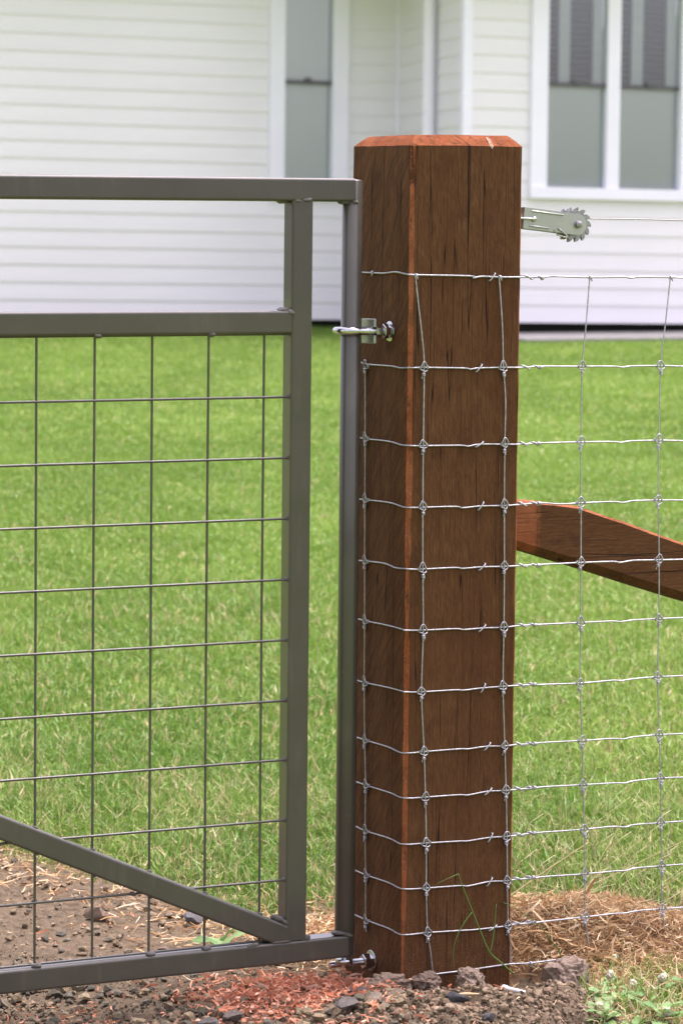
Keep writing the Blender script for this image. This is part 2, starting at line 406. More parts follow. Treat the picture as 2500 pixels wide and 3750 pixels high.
# ---------------------------------------------------------------- ground
def lawn_z(y):
    y = np.asarray(y, float)
    return np.where(y < 0, -0.275, np.where(y > 26.5, 0.844, -0.068 + 0.0422 * (y - 4.9)))
def bump_g(x, y, cx, cy, rx, ry, h): return h * np.exp(-(((x - cx) / rx) ** 2 + ((y - cy) / ry) ** 2))
def soil_z(x, y):
    x = np.asarray(x, float); y = np.asarray(y, float)
    z = lawn_z(y) + 0.012 * np.clip((x - 0.1) / 0.4, 0, 1)
    z = z + bump_g(x, y, 0.24, 4.64, 0.21, 0.19, 0.066) + bump_g(x, y, 0.03, 4.78, 0.13, 0.10, 0.016) + bump_g(x, y, 0.36, 4.84, 0.07, 0.07, 0.020) + bump_g(x, y, 0.15, 4.87, 0.10, 0.05, 0.012) + bump_g(x, y, 0.06, 4.92, 0.05, 0.06, 0.010)
    z = z + bump_g(x, y, 0.45, 5.27, 0.24, 0.13, 0.030) - bump_g(x, y, 0.335, 5.03, 0.05, 0.045, 0.045)
    return z
PX0, PX1, PY0, PY1 = -1.15, 1.15, 4.2, 6.4
def axis(lo, hi, a, b, step, far):
    s = sorted(set(list(np.linspace(a, b, step)) + [lo] + [a - (a - lo) * t for t in far] + [b + (hi - b) * t for t in far] + [hi])); return np.array(s)
far = (0.002, 0.006, 0.015, 0.03, 0.06, 0.12, 0.25, 0.5)
gx = np.unique(np.concatenate([axis(-900, 900, -8, 8, 41, far), [PX0 + .02, PX1 - .02, PX0 - .05, PX1 + .05]]))
gy = np.unique(np.concatenate([axis(-900, 1400, -1, 30, 78, far), [PY0 + .02, PY1 - .02, PY0 - .05, PY1 + .05]]))
X, Y = np.meshgrid(gx, gy); Z = lawn_z(Y)
Z = Z - 0.06 * ((X > PX0) & (X < PX1) & (Y > PY0) & (Y < PY1))
nx, ny = len(gx), len(gy)
idx = np.arange(nx * ny).reshape(ny, nx)
q = np.stack([idx[:-1, :-1], idx[:-1, 1:], idx[1:, 1:], idx[1:, :-1]], -1).reshape(-1, 4)
me = mesh_data('ground', np.stack([X, Y, Z], -1).reshape(-1, 3), q.tolist(), M_LAWN, True)
g = link('ground', me); g['kind'] = 'structure'

# fine soil sheet around the gate way
st = 0.0050
sx = np.arange(PX0, PX1 + 1e-6, st); sy = np.arange(PY0, PY1 + 1e-6, st)
X, Y = np.meshgrid(sx, sy)
def soil_detail(X, Y):
    mound = np.clip(bump_g(X, Y, 0.22, 4.62, 0.30, 0.22, 1.0) * 1.4, 0, 1)
    d = 0.010 * fbm(X * 14, Y * 14, 0, 4) + 0.0035 * fbm(X * 70, Y * 70, 3, 3)
    rid = 1 - np.abs(fbm(X * 24, Y * 24, 8, 4))
    d = d * (0.5 + 0.8 * mound) + mound * 0.020 * (np.clip(fbm(X * 24, Y * 24, 5, 4) * 2.2, -0.7, 1)) - mound * 0.009 * np.clip(1 - np.abs(fbm(X * 32, Y * 32, 21, 3)) * 7, 0, 1) + mound * 0.004 * (rid - 0.6)
    d = d + 0.0030 * np.clip(fbm(X * 60, Y * 60, 15, 3) * 2.2, -0.5, 1) + 0.0016 * vnoise(X * 150, Y * 150, 2)
    return d
edge = np.minimum.reduce([X - PX0, PX1 - X, Y - PY0, PY1 - Y]); ed = np.clip(edge / 0.12, 0, 1)
Z = soil_z(X, Y) + soil_detail(X, Y) * ed
Z = Z * ed + (lawn_z(Y) - 0.004) * (1 - ed)
nx, ny = len(sx), len(sy); idx = np.arange(nx * ny).reshape(ny, nx)
a, b, c, d = idx[:-1, :-1].ravel(), idx[:-1, 1:].ravel(), idx[1:, 1:].ravel(), idx[1:, :-1].ravel()
me = tri_mesh('bare_soil', np.stack([X, Y, Z], -1).reshape(-1, 3), np.concatenate([np.stack([a, b, c], 1), np.stack([a, c, d], 1)]), M_SOIL, smooth=True)
s_ = link('bare_soil', me); s_['kind'] = 'structure'
def soil_top(x, y): return soil_z(x, y) + soil_detail(np.asarray(x, float), np.asarray(y, float))

# ---------------------------------------------------------------- house
HZ = 0.80
house = thing('weatherboard_house', 'white weatherboard house with tall sash windows across the lawn', 'house', (-2.87178647, 25.0, HZ), A_H)
BP, BZ0 = 0.148, 0.903 - HZ        # board pitch, first lap
WTOP = 4.05 - HZ
XL, XC, XR, YC = -2.6, 3.572, 8.2, -1.4554
base = MB(); base.box(XL + .2, XR - .1, 0.25, 0.35, -0.6, BZ0 - 0.002); base.box(XC + .2, XR - .2, YC + 0.25, YC + 0.35, -0.6, BZ0 - 0.002); base.box(XC + .2, XC + .3, YC + .36, 0.24, -0.6, BZ0 - 0.002)
base.build('subfloor_shade', M_DARK, house)  # shade in the gap under the boards, painted as a near-black strip
board_cache = {}
def board_mesh(L):
    k = round(L, 4)
    if k not in board_cache:
        prof = [(-0.0125, 0.0), (-0.0115, -0.002), (-0.003, -0.002), (0.0, 0.003), (0.0, BP + 0.010), (-0.0035, BP + 0.010), (-0.0130, 0.0025)]
        mb = MB(); mb.prism(prof, (0, 0, 0), (L, 0, 0), (0, 1, 0), (0, 0, 1)); board_cache[k] = mesh_data('weatherboard', mb.v, mb.f, M_BOARD)
    return board_cache[k]
def wall(openings, length, origin, rot):
    """backing panel with boards: openings = [(x0,x1,z0,z1)] in wall coordinates"""
    mb = MB(); xs = sorted({0, length, *[o[0] for o in openings], *[o[1] for o in openings]})
    for x0, x1 in zip(xs[:-1], xs[1:]):
        zs = [BZ0 + 0.004, WTOP]
        for o in openings:
            if o[0] <= x0 and x1 <= o[1]: zs = [BZ0 + 0.004, o[2], o[3], WTOP]
        for z0, z1 in zip(zs[0::2], zs[1::2]): mb.box(x0, x1, 0.001, 0.09, z0, z1)
    w = mb.build('wall', M_BOARD, house, loc=origin, rot=(0, 0, rot))
    k = 0
    while BZ0 + k * BP < WTOP - 0.05:
        z = BZ0 + k * BP; segs = [(0, length)]
        for o in openings:
            if o[2] < z + BP and o[3] > z + 0.02:
                segs = [s for a, b in segs for s in ((a, min(b, o[0])), (max(a, o[1]), b)) if s[1] - s[0] > 0.02]
        for a, b in segs: link('weatherboard', board_mesh(b - a), w, loc=(a, 0, z))
        k += 1
    return w
WA = (2.366 - XL, 3.087 - XL, 1.95 - HZ, 3.96 - HZ)
wall([WA], XC - XL, (XL, 0, 0), 0)
wall([], -YC, (XC, 0, 0), radians(-90))
WC = (0.592, 2.13, 1.945 - HZ, 3.96 - HZ)
wall([WC], XR - XC, (XC, YC, 0), 0)
mb = MB(); mb.box(XC - 0.028, XC + 0.055, YC - 0.028, YC + 0.055, BZ0 - 0.01, WTOP); mb.build('corner_board', M_TRIM, house)
mb = MB(); mb.box(XC - 0.030, XC - 0.002, -0.030, -0.002, BZ0 - 0.005, WTOP); mb.build('corner_stop', M_TRIM, house)
mb = MB(); mb.tube([(XC - 0.085, -0.87, WTOP + .02), (XC - 0.085, -0.87, -0.25)], 0.05, 16); autosmooth(mb.build('downpipe', M_TRIM, house))

def window(x0, x1, z0, z1, yw, panes, meet, kinds):
    """casing outer box x0..x1,z0..z1; panes = [(px0,px1)], glass from gz0 up"""
    gz0, gz1 = 2.04 - HZ, z1 - 0.10
    fr = MB()
    yf = yw - 0.042
    fr.box(x0, panes[0][0], yf, yw + 0.08, z0 + 0.095, z1)
    fr.box(panes[-1][1], x1, yf, yw + 0.08, z0 + 0.095, z1)
    for a, b in zip(panes[:-1], panes[1:]): fr.box(a[1], b[0], yf + 0.012, yw + 0.08, gz0, gz1)
    fr.box(panes[0][0], panes[-1][1], yf, yw + 0.08, gz1, z1)
    win = fr.build('window', M_TRIM, house)
    sl = MB(); sl.box(x0 - 0.002, x1 + 0.002, yf - 0.018, yw + 0.08, z0, z0 + 0.0945); sl.build('sill', M_TRIM, win)
    for (a, b), kind in zip(panes, kinds):
        for za, zb, up in ((gz0, meet - 0.015, 0), (meet + 0.012, gz1, 1)):
            y = yw + 0.012 + (0.028 if not up else 0.0)
            p = MB(); p.box(a + 0.002, b - 0.002, y, y + 0.004, za, zb); p.build('pane', M_GLASS, win)
        r = MB(); r.box(a + 0.001, b - 0.001, yw + 0.004, yw + 0.05, meet - 0.016, meet + 0.013); r.build('meeting_rail', M_SASH, win)
        r = MB(); r.box((a + b) / 2 - 0.03, (a + b) / 2 + 0.03, yw - 0.012, yw + 0.003, meet - 0.004, meet + 0.035); r.build('sash_latch', M_SASH, win)
        room = MB(); room.box(a - 0.03, b + 0.03, yw + 0.16, yw + 0.17, gz0 - 0.02, gz1 + 0.02); room.build('shade_backing', M_DARK, win)  # near-black sheet paints the shade of the unlit room
        # blinds behind the glass
        sl = MB(); sl.prism([(0, 0), (0.004, 0.0), (0.012, 0.046), (0.009, 0.047)], (0, 0, 0), (b - a - 0.012, 0, 0), (0, 1, 0), (0, 0, 1))
        closed = mesh_data('blind_slat', sl.v, sl.f, M_BLIND)
        top = gz1 if kind == 'blind' else meet - 0.05
        z = gz0 + 0.005
        while z < top:
            link('blind_slat', closed, win, loc=(a + 0.006, yw + 0.060, z)); z += 0.045
        if kind == 'shutter':
            wd = b - a
            zones = [(a + 0.004, a + 0.27 * wd), (a + 0.46 * wd, a + 0.84 * wd)]
            for xa, xb in ((a + 0.275 * wd, a + 0.455 * wd), (a + 0.845 * wd, b - 0.002)):
                t = MB(); t.box(xa, xb, yw + 0.085, yw + 0.115, meet + 0.02, gz1); t.build('reflection_strip', M_REFLECT, win)  # pale strips painted in place of a reflection on the glass
            for xa, xb in zones:
                t = MB(); t.prism([(0, 0), (0.003, -0.004), (0.050, 0.012), (0.047, 0.020)], (0, 0, 0), (xb - xa, 0, 0), (0, 1, 0), (0, 0, 1))
                sm = mesh_data('shutter_slat', t.v, t.f, M_DARKSLAT)
                z = meet + 0.045
                while z < gz1 - 0.03:
                    link('shutter_slat', sm, win, loc=(xa, yw + 0.085, z)); z += 0.0505
    return win
window(2.366, 3.087, WA[2], WA[3], 0.0, [(2.501, 2.946)], 2.951 - HZ, ['blind'])
window(XC + 0.592, XC + 2.13, WC[2], WC[3], YC, [(XC + 0.740, XC + 1.296), (XC + 1.414, XC + 1.990)], 2.905 - HZ, ['shutter', 'shutter'])
# eaves and roof, above the frame, shading the top of the walls
mb = MB(); mb.box(XL - .3, XC - .5, -0.30, 0.0, WTOP, WTOP + 0.02); mb.box(XC - .4995, XR + .3, YC - 0.3, YC, WTOP, WTOP + .02); mb.box(XC - .4995, XC, YC + .0005, 0.0, WTOP, WTOP + .02); mb.box(XC - 1.0, XC - .5, YC + .4, -0.301, WTOP - .001, WTOP + .018); mb.build('soffit', M_TRIM, house)  # last box: unseen deeper overhang added to darken the inner corner
mb = MB(); mb.box(XL - .3, XC - .53, -0.41, -0.302, WTOP - .04, WTOP + .12); mb.box(XC - .53, XR + .3, YC - .41, YC - .302, WTOP - .04, WTOP + .12); mb.box(XC - .61, XC - .502, YC - .3, YC + .39, WTOP - .045, WTOP + .12); mb.build('gutter', M_TRIM, house)
mb = MB()
mb.add([(XL - .3, -.55, WTOP + .13), (XR + .3, -.55, WTOP + .13), (XR + .3, 4.5, WTOP + 1.1), (XL - .3, 4.5, WTOP + 1.1), (XL - .3, 9.5, WTOP + .13), (XR + .3, 9.5, WTOP + .13)], [(0, 1, 2, 3), (3, 2, 5, 4)])
mb.add([(XC - .5, YC - .5, WTOP + .135), (XR + .3, YC - .5, WTOP + .135), (XR + .3, YC + 2.2, WTOP + .75), (XC - .5, YC + 2.2, WTOP + .75)], [(0, 1, 2, 3)])
mb.build('roof', M_ROOF, house)
mb = MB(); mb.box(XL, XL + .1, 0.1, 9, -0.6, WTOP); mb.box(XR - .1, XR, YC + .1, 9, -0.6, WTOP); mb.build('end_wall', M_BOARD, house)
# concrete path in front of the wing
def hw(x, y): p = MW[house.name] @ Vector((x, y, 0)); return p
mb = MB(); pts = [hw(XC + .2, YC - 0.85), hw(XR, YC - 0.85), hw(XR, YC + .1), hw(XC + .2, YC + .1)]
mb.add([(p.x, p.y, float(lawn_z(p.y)) - 0.2) for p in pts] + [(p.x, p.y, float(lawn_z(p.y)) + 0.030) for p in pts], [(3, 2, 1, 0), (4, 5, 6, 7), (0, 1, 5, 4), (1, 2, 6, 5), (2, 3, 7, 6), (3, 0, 4, 7)])
o = mb.build('path', M_CONC); o['kind'] = 'structure'

# ---------------------------------------------------------------- gate post
post = thing('gate_post', 'thick square hardwood gate post with orange chamfered edges', 'post', RIDGE, A_P)
def ring(z, t, inset=0.0):
    """octagonal section, local x along the right face, y along the left face"""
    def ch(i): return 0.0056 + 0.0024 * float(fbm(z * 5 + i * 7.7, i * 3.3)) + (0.0015 * float(vnoise(z * 23, i)))
    jit = lambda k: 0.0006 * float(vnoise(z * 14, k * 5.5))
    c = [max(0.003, ch(i)) for i in range(4)]; c[1] *= 0.55
    a, b = -inset, W + inset * -1.0
    i0 = inset
    return [(c[0] + i0 + jit(0), 0 + i0, z), (W - c[1] - i0, 0 + i0 + jit(1), z), (W - i0 + jit(2), c[1] + i0, z), (W - i0, W - c[2] - i0, z),
            (W - c[2] - i0, W - i0, z), (c[3] + i0, W - i0, z), (0 + i0, W - c[3] - i0, z), (0 + i0 + jit(3), c[0] + i0, z)]
def dense(r8, z, amp):
    out = []
    for i in range(8):
        a, b = Vector(r8[i]), Vector(r8[(i + 1) % 8])
        n = 9 if i % 2 == 0 else 1
        for k in range(n):
            q = a.lerp(b, k / n); out.append((q.x + amp * float(vnoise(z * 31, i * 9 + k * 3.7)), q.y + amp * float(vnoise(z * 33 + 7, i * 9 + k * 3.7)), q.z))
    return out
SIDE = [i for i in range(8) for k in range(9 if i % 2 == 0 else 1)]; NR = len(SIDE)
NS = 110
zs = list(np.linspace(-0.5, 1.350, NS)); vs = []; fs = []; fm = []
for z in zs: vs += dense(ring(z, 0), z, 0.0002)
def lift(x, y): return 0.004 + 0.022 * x + 0.028 * y
for i in range(-NR, 0):
    x, y, z = vs[i]; vs[i] = (x, y, z + lift(x, y) + 0.0011 * float(fbm(x * 70, y * 70, 3, 3)))
for sc, ins, dz in ((0.55, 0.0095, 0.0105), (1.0, 0.0185, 0.0182)):
    for x, y, z in dense(ring(1.350, 0, ins), 1.35 + ins, 0.0003):
        vs.append((x, y, 1.350 + lift(x, y) + dz - 0.05 * (x - .105) ** 2 * sc - 0.006 * y * sc + 0.0010 * float(fbm(x * 55, y * 55, 8, 3))))
for k in range(NS + 1):
    for i in range(NR):
        j_ = (i + 1) % NR; fs.append((k * NR + i, k * NR + j_, k * NR + NR + j_, k * NR + NR + i)); fm.append(2 if k >= NS - 1 else 1 if SIDE[i] % 2 == 1 else 0)
fs.append(tuple(range((NS + 1) * NR, (NS + 2) * NR))); fm.append(2)
timber = link('timber', mesh_data('timber', vs, fs, [M_WOOD, M_FRESH, M_END], False, fm), post)
# pale smear of grain filler on the top bevel
mb = MB(); mb.add([(0.1475, -0.0012, 1.3560), (0.1490, -0.0013, 1.3525), (0.1510, -0.0013, 1.3530), (0.1530, -0.0012, 1.3568), (0.1520, 0.0070, 1.3676), (0.1495, 0.0125, 1.3725), (0.1455, 0.0125, 1.3725), (0.1450, 0.0070, 1.3676)], [(0, 1, 2, 3), (0, 3, 4, 7), (7, 4, 5, 6)])
mb.build('pale_smear', M_SMEAR, post)

# ---------------------------------------------------------------- gate
gate = thing('farm_gate', 'grey green steel gate filled with square welded mesh', 'gate', HP, A_G)
GW = 0.0377; YM = GW / 2; GL = -2.45
def gz(z0, sl, s): return z0 + sl * s
def rail(name, z0, sl, s0, s1):
    mb = MB(); mb.shs((s0, YM, gz(z0, sl, s0)), (s1, YM, gz(z0, sl, s1)), GW); return mb.build(name, M_PAINT, gate)
rail('top_rail', 1.2815, 0.0152, GL, 0.0035)
rail('middle_rail', 1.0652, 0.0125, GL, -0.1085)
rail('bottom_rail', 0.0202, 0.0155, GL, 0.0045)
PS = 0.0062
mb = MB(); mb.tube([(PS, YM, 1.2990), (PS, YM, 1.2965), (PS, YM, 0.0035), (PS, YM, 0.001)], 0.0169, 28, rr=[0.0145, 0.0169, 0.0169, 0.0150]); autosmooth(mb.build('hinge_pipe', M_PAINT, gate), 60)
mb = MB(); mb.shs((-0.0905, YM, 0.0385), (-0.0905, YM, 1.2625), GW - 0.0004, up=(0, 1, 0)); mb.build('stile', M_PAINT, gate)
mb = MB(); mb.shs((GL, YM, -0.017), (GL, YM, 1.244), GW + .0006, up=(0, 1, 0)); mb.build('stile', M_PAINT, gate)
bs = lambda s: 0.0183 - 0.01985 + -0.435 * s   # brace centre line
mb = MB(); mb.shs((GL, YM, bs(GL)), (-0.098, YM, bs(-0.098)), GW - 0.0008); mb.build('brace', M_PAINT, gate)
# welded mesh
RW = 0.0021; YW = 0.0115
v_s = [-0.1515 - 0.0976 * k for k in range(24)]
hz_ = [1.0445, 0.9413, 0.8412, 0.7410, 0.6402, 0.5400, 0.4393, 0.3405, 0.2398, 0.1395, 0.0405]
hzf = lambda z, s: z + (0.0142 if z > .1 else 0.0155) * (s + 0.11) - (0 if z > .1 else 0.0)
for s in v_s:
    if s < GL + 0.04: continue
    mb = MB(); w1 = 0.001 * random.uniform(-1, 1)
    mb.tube([(s, YW + 0.0033, hzf(1.0445, s)), (s + w1, YW + 0.0033, 0.6), (s, YW + 0.0033, hzf(0.0405, s))], RW * 1.06, 8); autosmooth(mb.build('mesh_wire', M_PAINT, gate), 80)
for z in hz_:
    mb = MB(); mb.tube([(GL + .01, YW, hzf(z, GL)), (-1.2, YW, hzf(z, -1.2) + .0006), (-0.1075, YW, hzf(z, -0.1075))], RW, 8); autosmooth(mb.build('mesh_wire', M_PAINT, gate), 80)
# welds
def lump(seed, n=2, amp=0.35, fr=2.2, squash=(1, 1, 1)):
    import bmesh
    bm = bmesh.new(); bmesh.ops.create_icosphere(bm, subdivisions=n, radius=1.0)
    P = np.array([v.co[:] for v in bm.verts]); F = [[v.index for v in f.verts] for f in bm.faces]; bm.free()
    d = 1 + amp * fbm(P[:, 0] * fr + seed * 7.1, P[:, 1] * fr + seed * 3.7, P[:, 2] * fr + seed, 3)
    return P * d[:, None] * np.array(squash), np.array(F)
weld_me = []
for k in range(4):
    P, Fc = lump(k + 20, 2, 0.5, 1.7); weld_me.append(mesh_data('weld_bead', P, Fc.tolist(), M_WELD, True))
def weld(x, y, z, sx, sy, sz, ry=0.0):
    link('weld_bead', random.choice(weld_me), gate, (x, y, z), (0, ry, 0), (sx * 1.05, sy * 1.15, sz * 1.0))
for z in hz_[:-1]: weld(-0.1085, YW - 0.0015, hzf(z, -.1085) + 0.001, 0.0038, 0.0045, 0.0045)
for s in (v_s[1], v_s[3], v_s[5], v_s[7]): weld(s + .001, 0.004, hzf(1.0445, s) + 0.0005, 0.0068, 0.006, 0.0042)
for s in (v_s[1], v_s[2], v_s[4], v_s[6]): weld(s, 0.006, hzf(0.0405, s) - 0.0015, 0.0085, 0.006, 0.0048)
for s in v_s[:9]:
    zc = bs(s); off = GW / 2 / cos(0.41)
    weld(s, YW, zc + off + .0008, 0.0036, 0.005, 0.0032, 0.41)
    if zc - off > 0.06: weld(s, YW, zc - off - .0008, 0.0036, 0.005, 0.0032, 0.41)
for z in hz_[6:10]:
    for sg in (1, -1):
        s = -(z - 0.0 - sg * 0.0206 + 0.00155) / 0.435
        weld(s + sg * 0.004, YW, hzf(z, s), 0.0065, 0.005, 0.0032, 0.2)
weld(-0.118, 0.012, 1.0835, 0.012, 0.010, 0.0055, -0.1); weld(-0.110, 0.004, 1.079, 0.007, 0.006, 0.006, 0.6)
weld(-0.099, 0.0025, 1.2615, 0.0065, 0.004, 0.0035); weld(-0.082, 0.0022, 1.2635, 0.0105, 0.004, 0.0036, -0.1); weld(-0.119, 0.02, 1.2605, 0.009, 0.015, 0.0035)
weld(-0.012, 0.012, 1.2608, 0.012, 0.010, 0.0035, 0.05); weld(0.004, 0.0035, 1.262, 0.006, 0.004, 0.004)
weld(-0.121, 0.011, 0.0755, 0.013, 0.009, 0.0062, 0.43); weld(-0.110, 0.004, 0.070, 0.006, 0.005, 0.0045, 0.4)
weld(-0.070, 0.004, 0.0400, 0.006, 0.005, 0.006); weld(-0.168, 0.002, 0.036, 0.012, 0.0025, 0.003, -0.1); weld(-0.118, 0.0012, 0.0378, 0.018, 0.002, 0.0022, -0.05)
weld(-0.010, 0.010, 0.0425, 0.013, 0.011, 0.0042, 0.1); weld(0.004, 0.0015, 0.0395, 0.009, 0.003, 0.004, 0.35)

# ---------------------------------------------------------------- hinges
def hexpts(r): return [(r * cos(pi / 6 + k * pi / 3), r * sin(pi / 6 + k * pi / 3)) for k in range(6)]
def nut(name, parent, x0, x1, r, mat=None):
    mb = MB(); n = 6; vs = []
    for x, rr in ((x0, r * 0.90), (x0 + 0.0014, r), (x1 - 0.0014, r), (x1, r * 0.90)): vs += [(x, a, b) for a, b in hexpts(rr)]
    fs = [tuple(range(5, -1, -1)), tuple(range(18, 24))]
    for k in range(3):
        for i in range(6): fs.append((k * 6 + i, k * 6 + (i + 1) % 6, k * 6 + 6 + (i + 1) % 6, k * 6 + 6 + i))
    mb.add(vs, fs); return mb.build(name, mat or M_ZINC, parent)
def disc(name, parent, x0, x1, r, n=32, y=0, z=0, mat=None):
    mb = MB(); mb.tube([(x0, y, z), (x0 + .0004, y, z), (x1 - .0006, y, z), (x1, y, z)], r, n, rr=[r * .96, r, r, r * .93]); return autosmooth(mb.build(name, mat or M_ZINC, parent), 50)
def thread(name, parent, x0, x1, r, pitch=0.0017, y=0, z=0):
    mb = MB(); pts = []; rr = []; x = x0
    while x < x1: pts += [(x, y, z), (x + pitch / 2, y, z)]; rr += [r, r * 0.88]; x += pitch
    mb.tube(pts, r, 16, rr=rr); return mb.build(name, M_ZINC, parent)
# upper: local x out of the left face of the post, local y towards the back
AH = A_P + pi          # x axis = nL
hb = RIDGE + dL * 0.0655 + Vector((0, 0, 1.0500))
class _N: pass
hinge = _N(); hinge.name = 'upper_hinge_frame'
MW[hinge.name] = Matrix.Translation(hb) @ Matrix.Rotation(AH, 4, 'Z')
# with this frame local y points along -dL (towards the camera), so the pipe lies at negative y
pipe = MW[gate.name] @ Vector((PS, YM, 1.05)); pl = loc_of(hinge, pipe)
ry = 0.0169 + 0.0066; yo = pl.y + ry
pts = [(0.0140, 0.0, 0), (0.0380, 0.0005, 0), (0.046, yo * 0.6, 0)] + [(pl.x + ry * 1.06 * sin(a), pl.y + ry * cos(a), 0) for a in np.linspace(-0.15, pi + 0.1, 22)] + [(0.030, pl.y - ry, 0)]
mb = MB(); mb.tube(catmull(pts, 3), 0.0063, 18); hinge = autosmooth(mb.build('hook_hinge', M_ZINC, gate), 70)
hinge['label'] = 'bright zinc hook bolt hinge clasping the gate pipe'
hinge.matrix_local = MW[gate.name].inverted() @ MW['upper_hinge_frame']
disc('washer', hinge, 0.0, 0.0032, 0.0168)
nut('nut', hinge, 0.0034, 0.0155, 0.0122); nut('lock_nut', hinge, 0.0190, 0.0305, 0.0108)
thread('bolt_thread', hinge, 0.0362, 0.0440, 0.0067)
mb = MB(); mb.bevbox(0.0315, 0.0360, -0.036, 0.0085, -0.0205, -0.0068, .0008); mb.bevbox(0.0315, 0.0360, -0.036, 0.0085, 0.0068, 0.0205, .0008); mb.bevbox(0.0315, 0.0360, -0.036, -0.0062, -0.0068, 0.0068, .0003); mb.build('clamp_plate', M_PASS, hinge)
# lower pin hinge
hb2 = RIDGE + dL * 0.1058 + Vector((0, 0, -0.0165))
hin2 = _N(); hin2.name = 'lower_hinge_frame'
MW[hin2.name] = Matrix.Translation(hb2) @ Matrix.Rotation(AH, 4, 'Z')
p2 = loc_of(hin2, MW[gate.name] @ Vector((PS, YM, 0.0)))
mb = MB(); mb.tube([(0.015, 0, 0), (0.0405, 0, 0), (0.0795, 0, 0), (0.081, 0, 0)], 0.0056, 18, rr=[.005, .0056, .0056, .0049]); hin2 = autosmooth(mb.build('pin_hinge', M_ZINC, gate), 50)
hin2['label'] = 'short zinc pin bolt under the bottom corner of the gate'
hin2.matrix_local = MW[gate.name].inverted() @ MW['lower_hinge_frame']
disc('washer', hin2, 0.0, 0.0032, 0.0185); nut('nut', hin2, 0.0034, 0.0190, 0.0132)
thread('bolt_thread', hin2, 0.0190, 0.0400, 0.0062)
mb = MB(); mb.tube([(p2.x, p2.y, 0.0045), (p2.x, p2.y, 0.0055), (p2.x, p2.y, 0.0115), (p2.x, p2.y, 0.0125)], 0.0150, 24, rr=[.0142, .015, .015, .0142]); autosmooth(mb.build('eye_collar', M_ZINC, hin2), 50)
mb = MB(); mb.tube([(p2.x, p2.y, -0.003), (p2.x, p2.y, 0.05)], 0.0055, 14); autosmooth(mb.build('hinge_pin', M_ZINC, hin2), 50)

